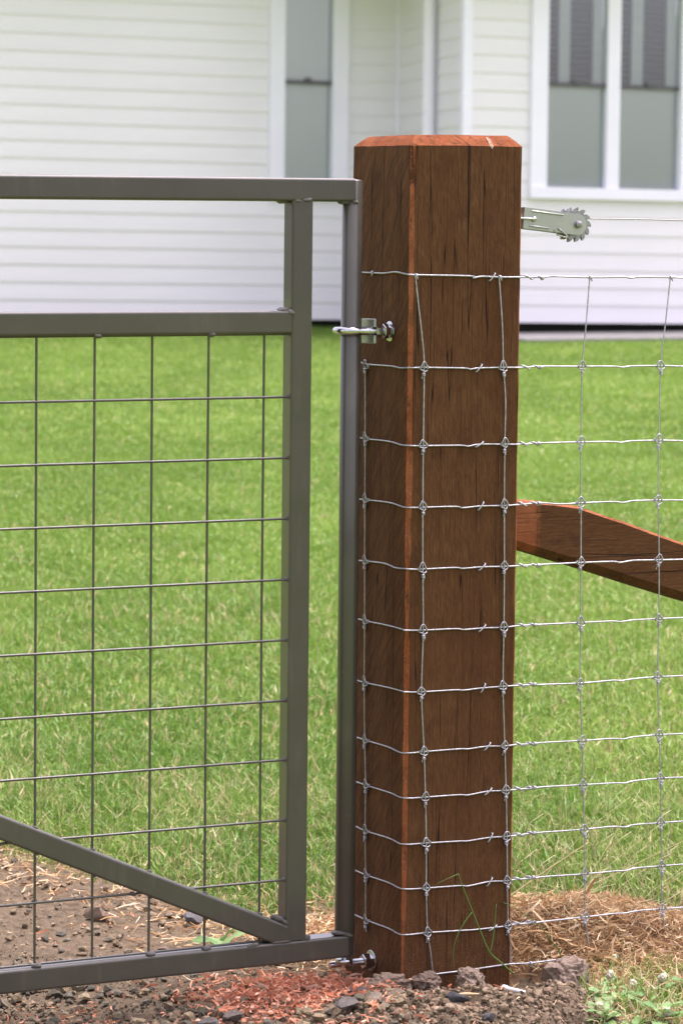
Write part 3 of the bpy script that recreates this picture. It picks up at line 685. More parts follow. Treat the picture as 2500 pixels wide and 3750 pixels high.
# ---------------------------------------------------------------- wire netting
FENCE_ROWS = [[('L', 0.172, 1.1476), ('L', 0.130, 1.1468), ('L', 0.088, 1.1460), ('L', 0.050, 1.1480), ('L', 0.020, 1.1451), ('R', 0.007, 1.1431), ('R', 0.112, 1.1426), ('R', 0.116, 1.1394), ('R', 0.133, 1.1421), ('R', 0.166, 1.1414), ('F', 0.005, 1.1420), ('F', 0.041, 1.1425), ('F', 0.063, 1.1442), ('F', 0.137, 1.1433), ('F', 0.203, 1.1448), ('F', 0.218, 1.1432), ('F', 0.238, 1.1453), ('F', 0.301, 1.1453), ('F', 0.327, 1.1449)],
 [('L', 0.170, 0.9963), ('L', 0.142, 0.9934), ('L', 0.061, 0.9925), ('L', 0.031, 0.9904), ('R', 0.026, 0.9915), ('R', 0.102, 0.9903), ('R', 0.114, 0.9885), ('R', 0.129, 0.9903), ('R', 0.177, 0.9913), ('F', 0.005, 0.9912), ('F', 0.039, 0.9930), ('F', 0.122, 0.9928), ('F', 0.188, 0.9927), ('F', 0.204, 0.9911), ('F', 0.224, 0.9930), ('F', 0.282, 0.9936), ('F', 0.331, 0.9924)],
 [('L', 0.168, 0.8687), ('L', 0.145, 0.8676), ('L', 0.066, 0.8673), ('L', 0.024, 0.8636), ('R', 0.025, 0.8626), ('R', 0.096, 0.8624), ('R', 0.112, 0.8607), ('R', 0.133, 0.8637), ('R', 0.181, 0.8630), ('F', 0.003, 0.8626), ('F', 0.042, 0.8642), ('F', 0.122, 0.8646), ('F', 0.186, 0.8644), ('F', 0.204, 0.8627), ('F', 0.226, 0.8650), ('F', 0.281, 0.8653), ('F', 0.334, 0.8639)],
 [('L', 0.168, 0.7642), ('L', 0.145, 0.7646), ('L', 0.060, 0.7655), ('L', 0.011, 0.7612), ('R', 0.026, 0.7609), ('R', 0.089, 0.7609), ('R', 0.103, 0.7584), ('R', 0.138, 0.7605), ('R', 0.182, 0.7602), ('F', 0.005, 0.7613), ('F', 0.046, 0.7629), ('F', 0.083, 0.7602), ('F', 0.124, 0.7610), ('F', 0.188, 0.7617), ('F', 0.211, 0.7597), ('F', 0.233, 0.7622), ('F', 0.282, 0.7621), ('F', 0.336, 0.7609)],
 [('L', 0.170, 0.6597), ('L', 0.142, 0.6609), ('L', 0.076, 0.6627), ('L', 0.038, 0.6587), ('L', 0.008, 0.6595), ('R', 0.028, 0.6585), ('R', 0.090, 0.6590), ('R', 0.105, 0.6571), ('R', 0.141, 0.6585), ('R', 0.183, 0.6578), ('F', 0.002, 0.6580), ('F', 0.039, 0.6586), ('F', 0.126, 0.6593), ('F', 0.190, 0.6591), ('F', 0.208, 0.6570), ('F', 0.235, 0.6595), ('F', 0.285, 0.6586), ('F', 0.338, 0.6579)],
 [('L', 0.169, 0.5602), ('L', 0.140, 0.5594), ('L', 0.062, 0.5600), ('R', -0.003, 0.5583), ('R', 0.030, 0.5569), ('R', 0.092, 0.5568), ('R', 0.109, 0.5546), ('R', 0.144, 0.5557), ('R', 0.184, 0.5551), ('F', 0.006, 0.5567), ('F', 0.043, 0.5569), ('F', 0.128, 0.5566), ('F', 0.192, 0.5564), ('F', 0.210, 0.5545), ('F', 0.237, 0.5564), ('F', 0.288, 0.5565), ('F', 0.341, 0.5562)],
 [('L', 0.171, 0.4552), ('L', 0.141, 0.4542), ('L', 0.060, 0.4560), ('R', -0.002, 0.4557), ('R', 0.028, 0.4542), ('R', 0.093, 0.4541), ('R', 0.110, 0.4528), ('R', 0.146, 0.4547), ('R', 0.185, 0.4552), ('F', 0.008, 0.4554), ('F', 0.043, 0.4546), ('F', 0.128, 0.4527), ('F', 0.195, 0.4541), ('F', 0.212, 0.4524), ('F', 0.239, 0.4544), ('F', 0.287, 0.4553), ('F', 0.343, 0.4543)],
 [('L', 0.171, 0.3573), ('L', 0.135, 0.3566), ('L', 0.057, 0.3562), ('L', 0.012, 0.3528), ('R', 0.035, 0.3538), ('R', 0.103, 0.3543), ('R', 0.120, 0.3533), ('R', 0.156, 0.3555), ('R', 0.190, 0.3538), ('F', 0.005, 0.3549), ('F', 0.040, 0.3538), ('F', 0.055, 0.3551), ('F', 0.134, 0.3535), ('F', 0.197, 0.3531), ('F', 0.219, 0.3509), ('F', 0.241, 0.3533), ('F', 0.294, 0.3539), ('F', 0.345, 0.3526)],
 [('L', 0.169, 0.2807), ('L', 0.129, 0.2800), ('L', 0.044, 0.2801), ('L', 0.014, 0.2778), ('R', 0.038, 0.2773), ('R', 0.104, 0.2768), ('R', 0.121, 0.2753), ('R', 0.159, 0.2790), ('R', 0.193, 0.2778), ('F', 0.009, 0.2786), ('F', 0.039, 0.2776), ('F', 0.057, 0.2790), ('F', 0.138, 0.2771), ('F', 0.203, 0.2756), ('F', 0.225, 0.2741), ('F', 0.243, 0.2766), ('F', 0.298, 0.2775), ('F', 0.347, 0.2760)],
 [('L', 0.169, 0.2038), ('L', 0.131, 0.2017), ('L', 0.050, 0.2031), ('L', 0.015, 0.2004), ('R', 0.041, 0.1999), ('R', 0.106, 0.1983), ('R', 0.122, 0.1974), ('R', 0.165, 0.2001), ('R', 0.197, 0.1992), ('F', 0.012, 0.2002), ('F', 0.041, 0.2010), ('F', 0.062, 0.2009), ('F', 0.142, 0.1997), ('F', 0.200, 0.2001), ('F', 0.227, 0.1969), ('F', 0.245, 0.1998), ('F', 0.300, 0.1990), ('F', 0.349, 0.1984)],
 [('L', 0.169, 0.1278), ('L', 0.127, 0.1266), ('L', 0.048, 0.1279), ('L', 0.010, 0.1256), ('R', 0.042, 0.1239), ('R', 0.107, 0.1226), ('R', 0.124, 0.1208), ('R', 0.164, 0.1249), ('R', 0.198, 0.1233), ('F', 0.007, 0.1243), ('F', 0.042, 0.1232), ('F', 0.064, 0.1243), ('F', 0.144, 0.1221), ('F', 0.206, 0.1219), ('F', 0.228, 0.1208), ('F', 0.251, 0.1235), ('F', 0.303, 0.1230), ('F', 0.351, 0.1221)],
 [('L', 0.170, 0.0511), ('L', 0.124, 0.0494), ('L', 0.046, 0.0507), ('L', 0.012, 0.0482), ('R', 0.045, 0.0483), ('R', 0.108, 0.0463), ('R', 0.133, 0.0452), ('R', 0.172, 0.0455), ('R', 0.201, 0.0462), ('F', 0.009, 0.0476), ('F', 0.043, 0.0463), ('F', 0.065, 0.0469), ('F', 0.147, 0.0470), ('F', 0.207, 0.0476), ('F', 0.230, 0.0463), ('F', 0.253, 0.0481), ('F', 0.306, 0.0471), ('F', 0.352, 0.0457)]]
STAYS = {'A': [('L', 0.1477, 0.9905), ('L', 0.1448, 0.8682), ('L', 0.1432, 0.7653), ('L', 0.1415, 0.6608), ('L', 0.1391, 0.5597), ('L', 0.1382, 0.4546), ('L', 0.1343, 0.3570), ('L', 0.1293, 0.2804), ('L', 0.1291, 0.2021), ('L', 0.1257, 0.1273), ('L', 0.1239, 0.0491), ('L', 0.1218, 0.0307)],
 'B': [('R', 0.0068, 1.1423), ('R', 0.0123, 1.1012), ('R', 0.0214, 1.0371), ('R', 0.0253, 0.9907), ('R', 0.0255, 0.8632), ('R', 0.0261, 0.7611), ('R', 0.0275, 0.6588), ('R', 0.0298, 0.5567), ('R', 0.0280, 0.4538), ('R', 0.0343, 0.3531), ('R', 0.0379, 0.2769), ('R', 0.0407, 0.1992), ('R', 0.0417, 0.1243), ('R', 0.0453, 0.0483), ('R', 0.0507, 0.0205), ('R', 0.0568, -0.0243)],
 'C': [('R', 0.1653, 1.1414), ('R', 0.1693, 1.1025), ('R', 0.1735, 1.0519), ('R', 0.1762, 0.9911), ('R', 0.1813, 0.9360), ('R', 0.1809, 0.8632), ('R', 0.1817, 0.7604), ('R', 0.1835, 0.6580), ('R', 0.1843, 0.5553), ('R', 0.1843, 0.4553), ('R', 0.1894, 0.3539), ('R', 0.1932, 0.2774), ('R', 0.1962, 0.1993), ('R', 0.1983, 0.1232), ('R', 0.2013, 0.0462), ('R', 0.2061, 0.0174), ('R', 0.2067, -0.0163)],
 'D': [('F', 0.1339, 1.1429), ('F', 0.1284, 1.0673), ('F', 0.1219, 0.9930), ('F', 0.1218, 0.8648), ('F', 0.1238, 0.7612), ('F', 0.1257, 0.6596), ('F', 0.1277, 0.5568), ('F', 0.1280, 0.4523), ('F', 0.1343, 0.3532), ('F', 0.1376, 0.2771), ('F', 0.1417, 0.2000), ('F', 0.1441, 0.1221), ('F', 0.1465, 0.0470), ('F', 0.1546, -0.0045)],
 'E': [('F', 0.2984, 1.1449), ('F', 0.2902, 1.0681), ('F', 0.2819, 0.9934), ('F', 0.2811, 0.8656), ('F', 0.2824, 0.7620), ('F', 0.2856, 0.6588), ('F', 0.2878, 0.5567), ('F', 0.2873, 0.4553), ('F', 0.2932, 0.3539), ('F', 0.2976, 0.2775), ('F', 0.3002, 0.1994), ('F', 0.3028, 0.1226), ('F', 0.3063, 0.0471), ('F', 0.3179, -0.0240)]}
OFF = 0.0016
def wp(k, s, z):
    if k == 'L': p = RIDGE + dL * s + nL * OFF
    elif k == 'R': p = RIDGE + dR * s + nR * OFF
    else: p = CORNER + dF * s + nF * OFF
    return Vector((p.x, p.y, z))
fence = thing('wire_netting', 'galvanised knotted wire netting fixed round the timber post', 'wire fence', (CORNER.x, CORNER.y, -0.05), A_F)
FINV = MW[fence.name].inverted()
RWIRE = 0.00138
row_z = []
for i, row in enumerate(FENCE_ROWS):
    zr = row[0][2]; zt = sum(r[2] for r in row[-6:]) / 6
    row_z.append(zt)
    pts = [wp('F', 0.002, zt) + dL * 0.004, CORNER + dR * OFF + dL * 0.02 + Vector((0, 0, zt)), CORNER + dR * OFF + dL * (W - .01) + Vector((0, 0, (zt + zr) / 2)),
           RIDGE + dR * (W - .01) + dL * (W + OFF) + Vector((0, 0, (zt + zr) / 2)), RIDGE + dR * .01 + dL * (W + OFF) + Vector((0, 0, zr)), RIDGE + dL * (W - .008) + nL * OFF + Vector((0, 0, zr))]
    row2 = []
    for q0, q1 in zip(row[:-1], row[1:]):
        row2.append(q0)
        if q0[0] == 'L' and q1[0] == 'R':
            for kf, s in (('L', 0.0085), ('R', 0.0085)):
                d = (q0[1] - s) if kf == 'L' else (q0[1] + s); tt = d / (q0[1] + q1[1] + 1e-6)
                if (kf == 'L' and q0[1] > 0.014) or (kf == 'R' and q1[1] > 0.012): row2.append((kf, s, q0[2] + (q1[2] - q0[2]) * tt))
    row2.append(row[-1])
    mid = [wp(*r) for r in row2]
    x = row[-1][1]
    ext = [wp('F', x + 0.03 + 0.075 * k, zt + 0.001 * (-1) ** k) for k in range(10)]
    P = pts + catmull(mid, 4) + ext
    mb = MB(); mb.tube([FINV @ p for p in P], RWIRE * (1.12 if i in (0,) else 1.0), 7); autosmooth(mb.build('line_wire', M_WIRE, fence), 80)
# bottom line wire, half buried
bot = [(('R'), 0.030, -0.060), ('R', 0.042, -0.0300), ('R', 0.0547, -0.0241), ('R', 0.1175, -0.0228), ('R', 0.165, -0.0213), ('R', 0.2076, -0.0202), ('F', 0.036, -0.0224), ('F', 0.0973, -0.0224), ('F', 0.120, -0.0300), ('F', 0.16, -0.060), ('F', 0.25, -0.055), ('F', 0.3179, -0.024), ('F', 0.354, -0.0275), ('F', .6, -.03), ('F', 1.1, -.028)]
mb = MB(); mb.tube([FINV @ p for p in catmull([wp(*b) for b in bot], 4)], RWIRE * 1.1, 7); autosmooth(mb.build('line_wire', M_WIRE, fence), 80)
stays = dict(STAYS)
for k in range(1, 4): stays['X%d' % k] = [('F', s + 0.160 * k, z) for _, s, z in STAYS['E']]
RST = 0.0012
for nm, col in stays.items():
    P = [wp(*c) + (nR if c[0] == 'R' else nL if c[0] == 'L' else nF) * 0.0022 for c in col]
    mb = MB(); mb.tube([FINV @ p for p in catmull(P, 4)], RST, 7); autosmooth(mb.build('stay_wire', M_WIRE, fence), 80)
# hinge-joint knot: x along the line wire, y away from viewer, z up
def knot_mesh(seed):
    rk = random.Random(seed); J = lambda p: (p[0] * rk.uniform(.85, 1.12) + rk.uniform(-.0007, .0007), p[1], p[2] + rk.uniform(-.0012, .0012))
    turns = rk.choice((2.3, 2.8, 3.1)); mb = MB()
    L = [(-0.0005, -0.0042, 0.0125), (-0.0035, -0.0040, 0.010), (-0.0072, -0.0035, 0.0035), (-0.0086, -0.001, 0.0002), (-0.0085, 0.0016, -0.0005), (-0.0060, -0.0026, -0.0034), (-0.001, -0.0040, -0.0062), (0.0024, -0.0030, -0.0082)]
    R = [(0.0010, -0.0034, 0.0120), (0.0042, -0.0038, 0.0085), (0.0078, -0.0036, 0.0028), (0.0098, -0.001, 0.0001), (0.0094, 0.0016, -0.002), (0.0070, -0.0024, -0.0042), (0.0026, -0.0046, -0.0066), (-0.0022, -0.0034, -0.0085)]
    for p in (L, R): mb.tube(catmull([J(q) for q in p], 4), RST * 1.2, 6)
    hel = [(0.0029 * cos(a), -0.0022 + 0.0029 * sin(a), -0.0085 - a / (2 * pi) * 0.0027) for a in np.linspace(0, 2 * pi * turns, 40)]
    hel += [(hel[-1][0] - 0.0012, hel[-1][1] - 0.001, hel[-1][2] - 0.003), (hel[-1][0] - 0.0016, hel[-1][1] - 0.001, hel[-1][2] - 0.0052)]
    mb.tube(hel, RST * 1.2, 6)
    for x in (-0.0078, 0.0088):
        c = [(x + 0.0014 * (t / (2 * pi) - .6), 0.0024 * cos(t), 0.0024 * sin(t)) for t in np.linspace(0, 2 * pi * 1.2, 16)]
        mb.tube(c, RST, 6)
    me = mesh_data('knot', mb.v, mb.f, M_WIRE, True); return me
def topwrap_mesh():
    mb = MB()
    c = [(0.0005 + 0.0032 * t / (2 * pi * 2), 0.0026 * sin(t) - 0.0004, 0.0026 * cos(t)) for t in np.linspace(-0.6, 2 * pi * 2 + 0.6, 30)]
    c += [(0.0042, -0.0028, -0.0035), (0.0040, -0.003, -0.0062)]
    mb.tube(c, RST, 6); return mesh_data('top_wrap', mb.v, mb.f, M_WIRE, True)
def tie_mesh():
    mb = MB(); pts = []
    for t in np.linspace(0, 1, 46):
        if t < 0.62: a = t / 0.62 * 2 * pi * 1.5; x = t / 0.62 * 0.034; r = 0.0031 if t > 0.05 else 0.0040
        else: u = (t - 0.62) / 0.38; a = 2 * pi * (1.5 + u * 2.0); x = 0.034 + u * 0.0050; r = 0.0027
        pts.append((x, r * cos(a + 0.6), r * sin(a + 0.6)))
    mb.tube(pts, RST * 1.05, 6); return mesh_data('tie_off', mb.v, mb.f, M_WIRE, True)
def staple_mesh():
    mb = MB(); mb.tube(catmull([(-0.0055, 0.006, -0.0065), (-0.0052, -0.0020, -0.006), (0, -0.0034, 0), (0.0052, -0.0020, 0.006), (0.0055, 0.006, 0.0065)], 4), 0.0013, 7); return mesh_data('staple', mb.v, mb.f, M_WIRE, True)
KMS = [knot_mesh(k) for k in range(9)]
TM, TW, SM = tie_mesh(), topwrap_mesh(), staple_mesh()
yaw = {'L': A_P - pi / 2 - A_F + 0.0, 'R': A_P - A_F, 'F': 0.0}
def at_z(col, z):
    best = min(col, key=lambda c: abs(c[2] - z)); return best
for nm, col in stays.items():
    f0 = col[0][0]
    if nm == 'A':
        for c in col[:-1]:
            link('knot', random.choice(KMS), fence, FINV @ wp(*c), (0, random.uniform(-.08, .08), yaw[f0]), (0.82, 0.82, random.uniform(0.85, 0.95)))
        continue
    for zi, z in enumerate(row_z):
        c = at_z(col, z)
        if zi == 0: link('top_wrap', TW, fence, FINV @ wp(c[0], c[1], c[2]), (0, random.uniform(-.1, .1), yaw[f0])); continue
        link('knot', random.choice(KMS), fence, FINV @ wp(c[0], c[1], c[2]), (random.uniform(-.05, .05), random.uniform(-.12, .12), yaw[f0] + random.uniform(-.1, .1)), [random.uniform(0.76, 0.90) for _ in range(3)])
link('top_wrap', TW, fence, FINV @ wp('L', 0.130, 1.1468), (0, 0, yaw['L'] ))
for c in (('R', 0.0547, -0.0241), ('F', .036, -.0224), ('F', .3179, -.024)): link('top_wrap', TW, fence, FINV @ wp(*c), (0, 0.2, yaw[c[0]]))
for i, row in enumerate(FENCE_ROWS):
    z = row_z[i]; f = [r for r in row if r[0] == 'F'][0]
    link('tie_off', TM, fence, FINV @ wp('F', 0.002, f[2]), (random.uniform(-.6, .6), random.uniform(-.03, .03), 0), (random.uniform(.96, 1.08), 1, 1))
PINV = MW[post.name].inverted()
st_s = [0.153, 0.130, 0.133, 0.137, 0.141, 0.143, 0.146, 0.156, 0.159, 0.164, 0.164, 0.172]
for i, row in enumerate(FENCE_ROWS):
    near = min([r for r in row if r[0] == 'R'], key=lambda r: abs(r[1] - st_s[i]))
    link('staple', SM, post, PINV @ wp('R', st_s[i], near[2]), (0, random.uniform(-.35, .25) + 0.15, 0))

# ---------------------------------------------------------------- ratchet strainer on the plain top wire
RP = CORNER + dL * 0.06
strn = thing('wire_strainer', 'zinc ratchet wire strainer with toothed spools hung beside the post', 'wire strainer', (RP.x, RP.y, 1.2411), A_F)
ang = -0.083; ca, sa = cos(ang), sin(ang)
def rp(x, z): x -= 0.0598; return (0.0598 + x * ca - z * sa, x * sa + z * ca)    # tilt about the eye
ZA = -0.0002; XA = 0.1485; HH = 0.0178
def plate(y0, y1, name):
    prof = [(0.0425, -HH), (0.095, -HH), (0.108, -HH * 1.0)] + [(XA + HH * 1.02 * sin(a), ZA - HH * 1.02 * cos(a)) for a in np.linspace(0, pi, 16)] + [(0.108, HH), (0.0425, HH)]
    mb = MB(); n = len(prof); vs = [(rp(x, z)[0], y, rp(x, z)[1]) for y in (y0, y1) for x, z in prof]
    mb.add(vs, [tuple(range(n)), tuple(range(2 * n - 1, n - 1, -1))] + [(k, n + k, n + (k + 1) % n, (k + 1) % n) for k in range(n)]); return mb.build(name, M_PASS, strn)
plate(0.0, 0.0022, 'side_plate'); plate(0.022, 0.0242, 'side_plate')
mb = MB(); c4 = [rp(0.0402, -HH), rp(0.0425, -HH), rp(0.0425, HH), rp(0.0402, HH)]
mb.add([(x, y, z) for y in (0.0, 0.0242) for x, z in c4], [(0, 1, 2, 3), (7, 6, 5, 4), (0, 4, 5, 1), (1, 5, 6, 2), (2, 6, 7, 3), (3, 7, 4, 0)]); mb.build('end_plate', M_PASS, strn)
def ribm(x0, x1, z, name):
    mb = MB(); a, b = rp(x0, z), rp(x1, z); P = [(a[0], -0.0002, a[1]), (a[0] + .002, -0.0009, a[1]), (b[0] - .002, -0.0009, b[1]), (b[0], -0.0002, b[1])]
    mb.tube(P, 0.0015, 8, rr=[.0006, .0015, .0015, .0006]); return autosmooth(mb.build(name, M_PASS, strn), 70)
ribm(0.054, 0.119, 0.0128, 'pressed_rib'); ribm(0.052, 0.092, -0.0125, 'pressed_rib')
def ratchet(y0, y1, ph, name):
    prof = []; NT = 12; cx, cz = rp(XA, ZA)
    for k in range(NT):
        a0 = -(2 * pi * k / NT) + ph; da = 2 * pi / NT
        for u, r in ((0.0, 0.0222), (0.10, 0.0240), (0.35, 0.0270), (0.62, 0.0290), (0.84, 0.0298), (0.90, 0.0288), (0.80, 0.0250), (0.84, 0.0226)):
            a = a0 - u * da; prof.append((cx + r * cos(a), cz + r * sin(a)))
    n = len(prof); mb = MB()
    vs = [(x, y, z) for y in (y0, y1) for x, z in prof] + [(cx, y0, cz), (cx, y1, cz)]
    fs = [(k, n + k, n + (k + 1) % n, (k + 1) % n) for k in range(n)] + [((k + 1) % n, 2 * n, k) for k in range(n)] + [(n + k, 2 * n + 1, n + (k + 1) % n) for k in range(n)]
    mb.add(vs, fs); return mb.build(name, M_CAST, strn)
ratchet(0.0030, 0.0070, 0.35, 'ratchet_wheel'); ratchet(0.0250, 0.0290, 0.35, 'ratchet_wheel')
cx, cz = rp(XA, ZA)
def ydisc(name, x, z, y0, y1, r, n=20, mat=None):
    mb = MB(); mb.tube([(x, y0, z), (x, y0 + .0007, z), (x, y1, z)], r, n, rr=[r * .86, r, r]); return autosmooth(mb.build(name, mat or M_ZINC, strn), 50)
ydisc('spool', cx, cz, 0.0056, 0.0256, 0.011, mat=M_WIRE); ydisc('hub_bolt', cx + .001, cz, -0.0060, 0.0, 0.0062, mat=M_CAST); 
o = ydisc('hub_recess', cx + .001, cz, -0.0068, -0.0059, 0.0030, mat=M_CAST)
ydisc('rivet', *rp(0.1035, -0.0150), -0.0016, 0.0, 0.0021); e = rp(0.0598, 0); ydisc('eye_head', e[0], e[1], -0.0040, 0.0, 0.0046)
mb = MB(); mb.tube(catmull([(rp(0.1090, -0.0105)[0], -0.002, rp(0.1090, -0.0105)[1]), (rp(0.118, -0.0155)[0], -0.003, rp(0.118, -0.0155)[1]), (rp(0.1300, -0.0235)[0], -0.002, rp(0.13, -0.0235)[1]), (rp(0.1285, -0.0245)[0], 0.0005, rp(0.1285, -.0245)[1]), (rp(0.1095, -0.0215)[0], 0.003, rp(0.1095, -.0215)[1])], 4), 0.00125, 8); autosmooth(mb.build('spring_clip', M_ZINC, strn), 70)
mb = MB(); mb.tube([(e[0], -0.0025, e[1]), (0.034, -0.0015, e[1] + .0006), (0.004, 0.002, 0.0006)], 0.0021, 10); autosmooth(mb.build('eye_link', M_ZINC, strn), 70)
loop = [(0.0335 + 0.0035 * sin(a) * 1.0 - 0.024 * (1 - abs(sin(a))) , 0.012 + 0.010 * cos(a * .5), 0.0145 * cos(a)) for a in np.linspace(0, pi, 18)]
mb = MB(); mb.tube(loop, 0.00125, 8); autosmooth(mb.build('tail_wire_loop', M_WIRE, strn), 70)
pw = thing('plain_wire', 'single straight galvanised wire leading from the ratchet strainer', 'wire', (RP.x, RP.y, 1.2411), A_F)
mb = MB(); mb.tube([(cx + 0.006, 0.012, cz + 0.0108), (0.30, 0.012, 0.0045), (0.7, 0.012, 0.003), (1.1, 0.012, 0.003)], 0.00105, 8); autosmooth(mb.build('wire_strand', M_CAST, pw), 70)

# ---------------------------------------------------------------- diagonal timber stay
SPo = CORNER + dL * 0.05
stay = thing('timber_stay', 'dark diagonal timber stay with a fresh orange notch butting the post', 'timber brace', (SPo.x, SPo.y, 0.0), A_F)
sl = -0.3085
L1 = 2.25; prof_n = 28
vs = []; fs = []; fm = []
xs_ = [0.006, 0.03, 0.05, 0.0705, 0.0712, 0.10, 0.1518, 0.20] + list(np.linspace(0.25, L1, 30))
for x in xs_:
    t = 0.7665 - 0.118 * (x - 0.028) if x < 0.1518 else 0.7517 - 0.3135 * (x - 0.1518)
    b = 0.6843 - 0.2935 * (x - 0.0297) - 0.0
    t += 0.0012 * float(vnoise(x * 20, 1)); b += 0.0012 * float(vnoise(x * 22, 5)); c = 0.0045; cb = 0.012; d = 0.075
    off = 0.0005 if x < 0.0708 else 0.0
    vs += [(x, 0 + off, b + cb), (x, 0 + off, t - c), (x, c, t), (x, d - c, t), (x, d, t - c), (x, d, b + cb), (x, d - cb, b), (x, cb, b)]
for k in range(len(xs_) - 1):
    for i in range(8):
        j = (i + 1) % 8; fs.append((k * 8 + j, k * 8 + i, k * 8 + 8 + i, k * 8 + 8 + j)); fm.append(1 if i in (1, 2, 3) else 0)
fs += [tuple(range(8)), tuple(range(len(vs) - 1, len(vs) - 9, -1))]; fm += [1, 1]
link('timber', mesh_data('timber', vs, fs, [M_WOODX, M_FRESHX], False, fm), stay)
mb = MB(); mb.add([(0.0630, 0.0008, 0.7225), (0.0645, -0.0006, 0.7225), (0.0725, -0.0014, 0.7395), (0.0705, 0.0, 0.7390)], [(0, 1, 2, 3), (3, 2, 1, 0)]); mb.build('wood_splinter', M_FRESHX, stay)

# ---------------------------------------------------------------- lawn grass
def lawn_edge(x):
    return np.interp(x, [-1.6, -0.95, -0.69, -0.45, -0.31, -0.17, -0.05, 0.15, 0.34, 0.6, 1.3, 2.5], [6.9, 6.25, 5.95, 5.70, 5.52, 5.36, 5.46, 5.45, 5.44, 5.40, 5.34, 5.3])
def shade_of(N, x, y, dry):
    """real leaf colour per blade: greens, yellow-greens and a share of dead straw"""
    r = rng.random((N, 1)); r2 = rng.random((N, 1))
    pn = fbm(x * 1.1, y * 0.55, 2, 3)[:, None]; pf = fbm(x * 4, y * 2.2, 6, 3)[:, None]
    base = np.array([[0.138, 0.262, 0.036]]); lite = np.array([[0.258, 0.380, 0.074]]); deep = np.array([[0.070, 0.160, 0.020]]); pale = np.array([[0.370, 0.420, 0.150]])
    k = np.clip(0.38 + 0.80 * pn + 0.60 * pf + 0.5 * (r - 0.5), 0, 1)
    c = base * (1 - k) + lite * k
    c = np.where(r2 < 0.32, c * 0.3 + deep * 0.7, c); c = np.where(r2 > 0.91, c * 0.4 + pale * 0.6, c)
    fk = np.clip((y - 7.0) / 6.0, 0, 0.65)[:, None]; c = c * (1 - fk) + (base * 0.62 + lite * 0.38) * (0.86 + 0.30 * k) * fk
    straw = np.array([[0.56, 0.46, 0.25]]) * (0.65 + 0.5 * rng.random((N, 1)))
    return np.where(rng.random((N, 1)) < dry[:, None], straw, c)
def blade_mesh(x, y, z, h, w, lean, tint, seg=2):
    N = len(x)
    az = rng.random(N) * 2 * pi; la = rng.random(N) * 2 * pi
    wd = np.stack([np.cos(az), np.sin(az), 0 * az], 1) * (w / 2)[:, None]
    ld = np.stack([np.cos(la), np.sin(la), 0 * la], 1)
    B = np.stack([x, y, z], 1); up = np.array([0, 0, 1.0])
    m1 = B + up * (h * 0.55)[:, None] + ld * (h * lean * 0.22)[:, None]
    tp = B + up * (h * np.sqrt(np.clip(1 - (lean * 0.85) ** 2, 0.03, 1)))[:, None] + ld * (h * lean)[:, None]
    V = np.stack([B - wd * 0.8, B + wd * 0.8, m1 - wd, m1 + wd, tp], 1).reshape(-1, 3)
    o = np.arange(N)[:, None] * 5
    T = np.concatenate([o + np.array([[0, 1, 3]]), o + np.array([[0, 3, 2]]), o + np.array([[2, 3, 4]])])
    return V, T, np.repeat(tint, 5, 0)
Vs, Ts, Cs, off_ = [], [], [], 0
def add_blades(N, y0, y1, hmean, wmean, dryb, lean0, xr=None):
    global off_
    y = y0 + (y1 - y0) * rng.random(N)
    hw_ = 0.114 * y + 0.75
    x = (rng.random(N) * 2 - 1) * hw_ if xr is None else xr[0] + (xr[1] - xr[0]) * rng.random(N)
    e = y - lawn_edge(x) + 0.10 * fbm(x * 5, y * 5, 1, 3)
    dens = np.clip(e / 0.16, 0, 1) * np.clip(0.62 + 0.75 * fbm(x * 6, y * 5, 4, 3) + 0.35, 0.12, 1)
    k = rng.random(N) < dens
    # not under the house
    lx = (x + 2.8718) * cos(A_H) + (y - 25) * sin(A_H); ly = -(x + 2.8718) * sin(A_H) + (y - 25) * cos(A_H)
    k &= ~((ly > 0.1) | ((lx > XC) & (ly > YC - 0.86)))
    x, y, e = x[k], y[k], e[k]; N = len(x)
    z = np.where((np.abs(x) < PX1 - .1) & (y < PY1 - .1), soil_top(x, np.minimum(y, PY1)), lawn_z(y)) - 0.004
    h = hmean * (0.55 + 0.8 * rng.random(N)) * np.clip(0.45 + e / 0.5, 0.45, 1) * (1 + 0.35 * fbm(x * 3, y * 3, 9, 2))
    w = wmean * (0.6 + 0.8 * rng.random(N)); lean = np.clip(lean0 + 0.32 * rng.standard_normal(N), 0.05, 1.0)
    dry = np.clip(1 - (y - 6.5) / 9.0, 0.15, 1) * np.clip(dryb + 0.30 * np.exp(-e / 0.12) + 0.30 * np.clip(fbm(x * 2.2, y * 2, 3, 3) - 0.05, 0, 1), 0, 0.8)
    V, T, Cc = blade_mesh(x, y, z, h, w, lean, shade_of(N, x, y, dry))
    Vs.append(V); Ts.append(T + off_); Cs.append(Cc); off_ += len(V)
add_blades(130000, 5.25, 7.0, 0.046, 0.0027, 0.10, 0.60)
add_blades(120000, 7.0, 10.0, 0.042, 0.0036, 0.09, 0.60)
add_blades(120000, 10.0, 15.0, 0.032, 0.0052, 0.06, 0.62)
add_blades(150000, 15.0, 27.5, 0.030, 0.0080, 0.03, 0.62)
me = tri_mesh('grass', np.concatenate(Vs), np.concatenate(Ts), M_GRASS, np.concatenate(Cs))
o = link('grass', me); o['kind'] = 'stuff'; o['label'] = 'bright green mown lawn grass between the fence and the house'; o['category'] = 'grass'
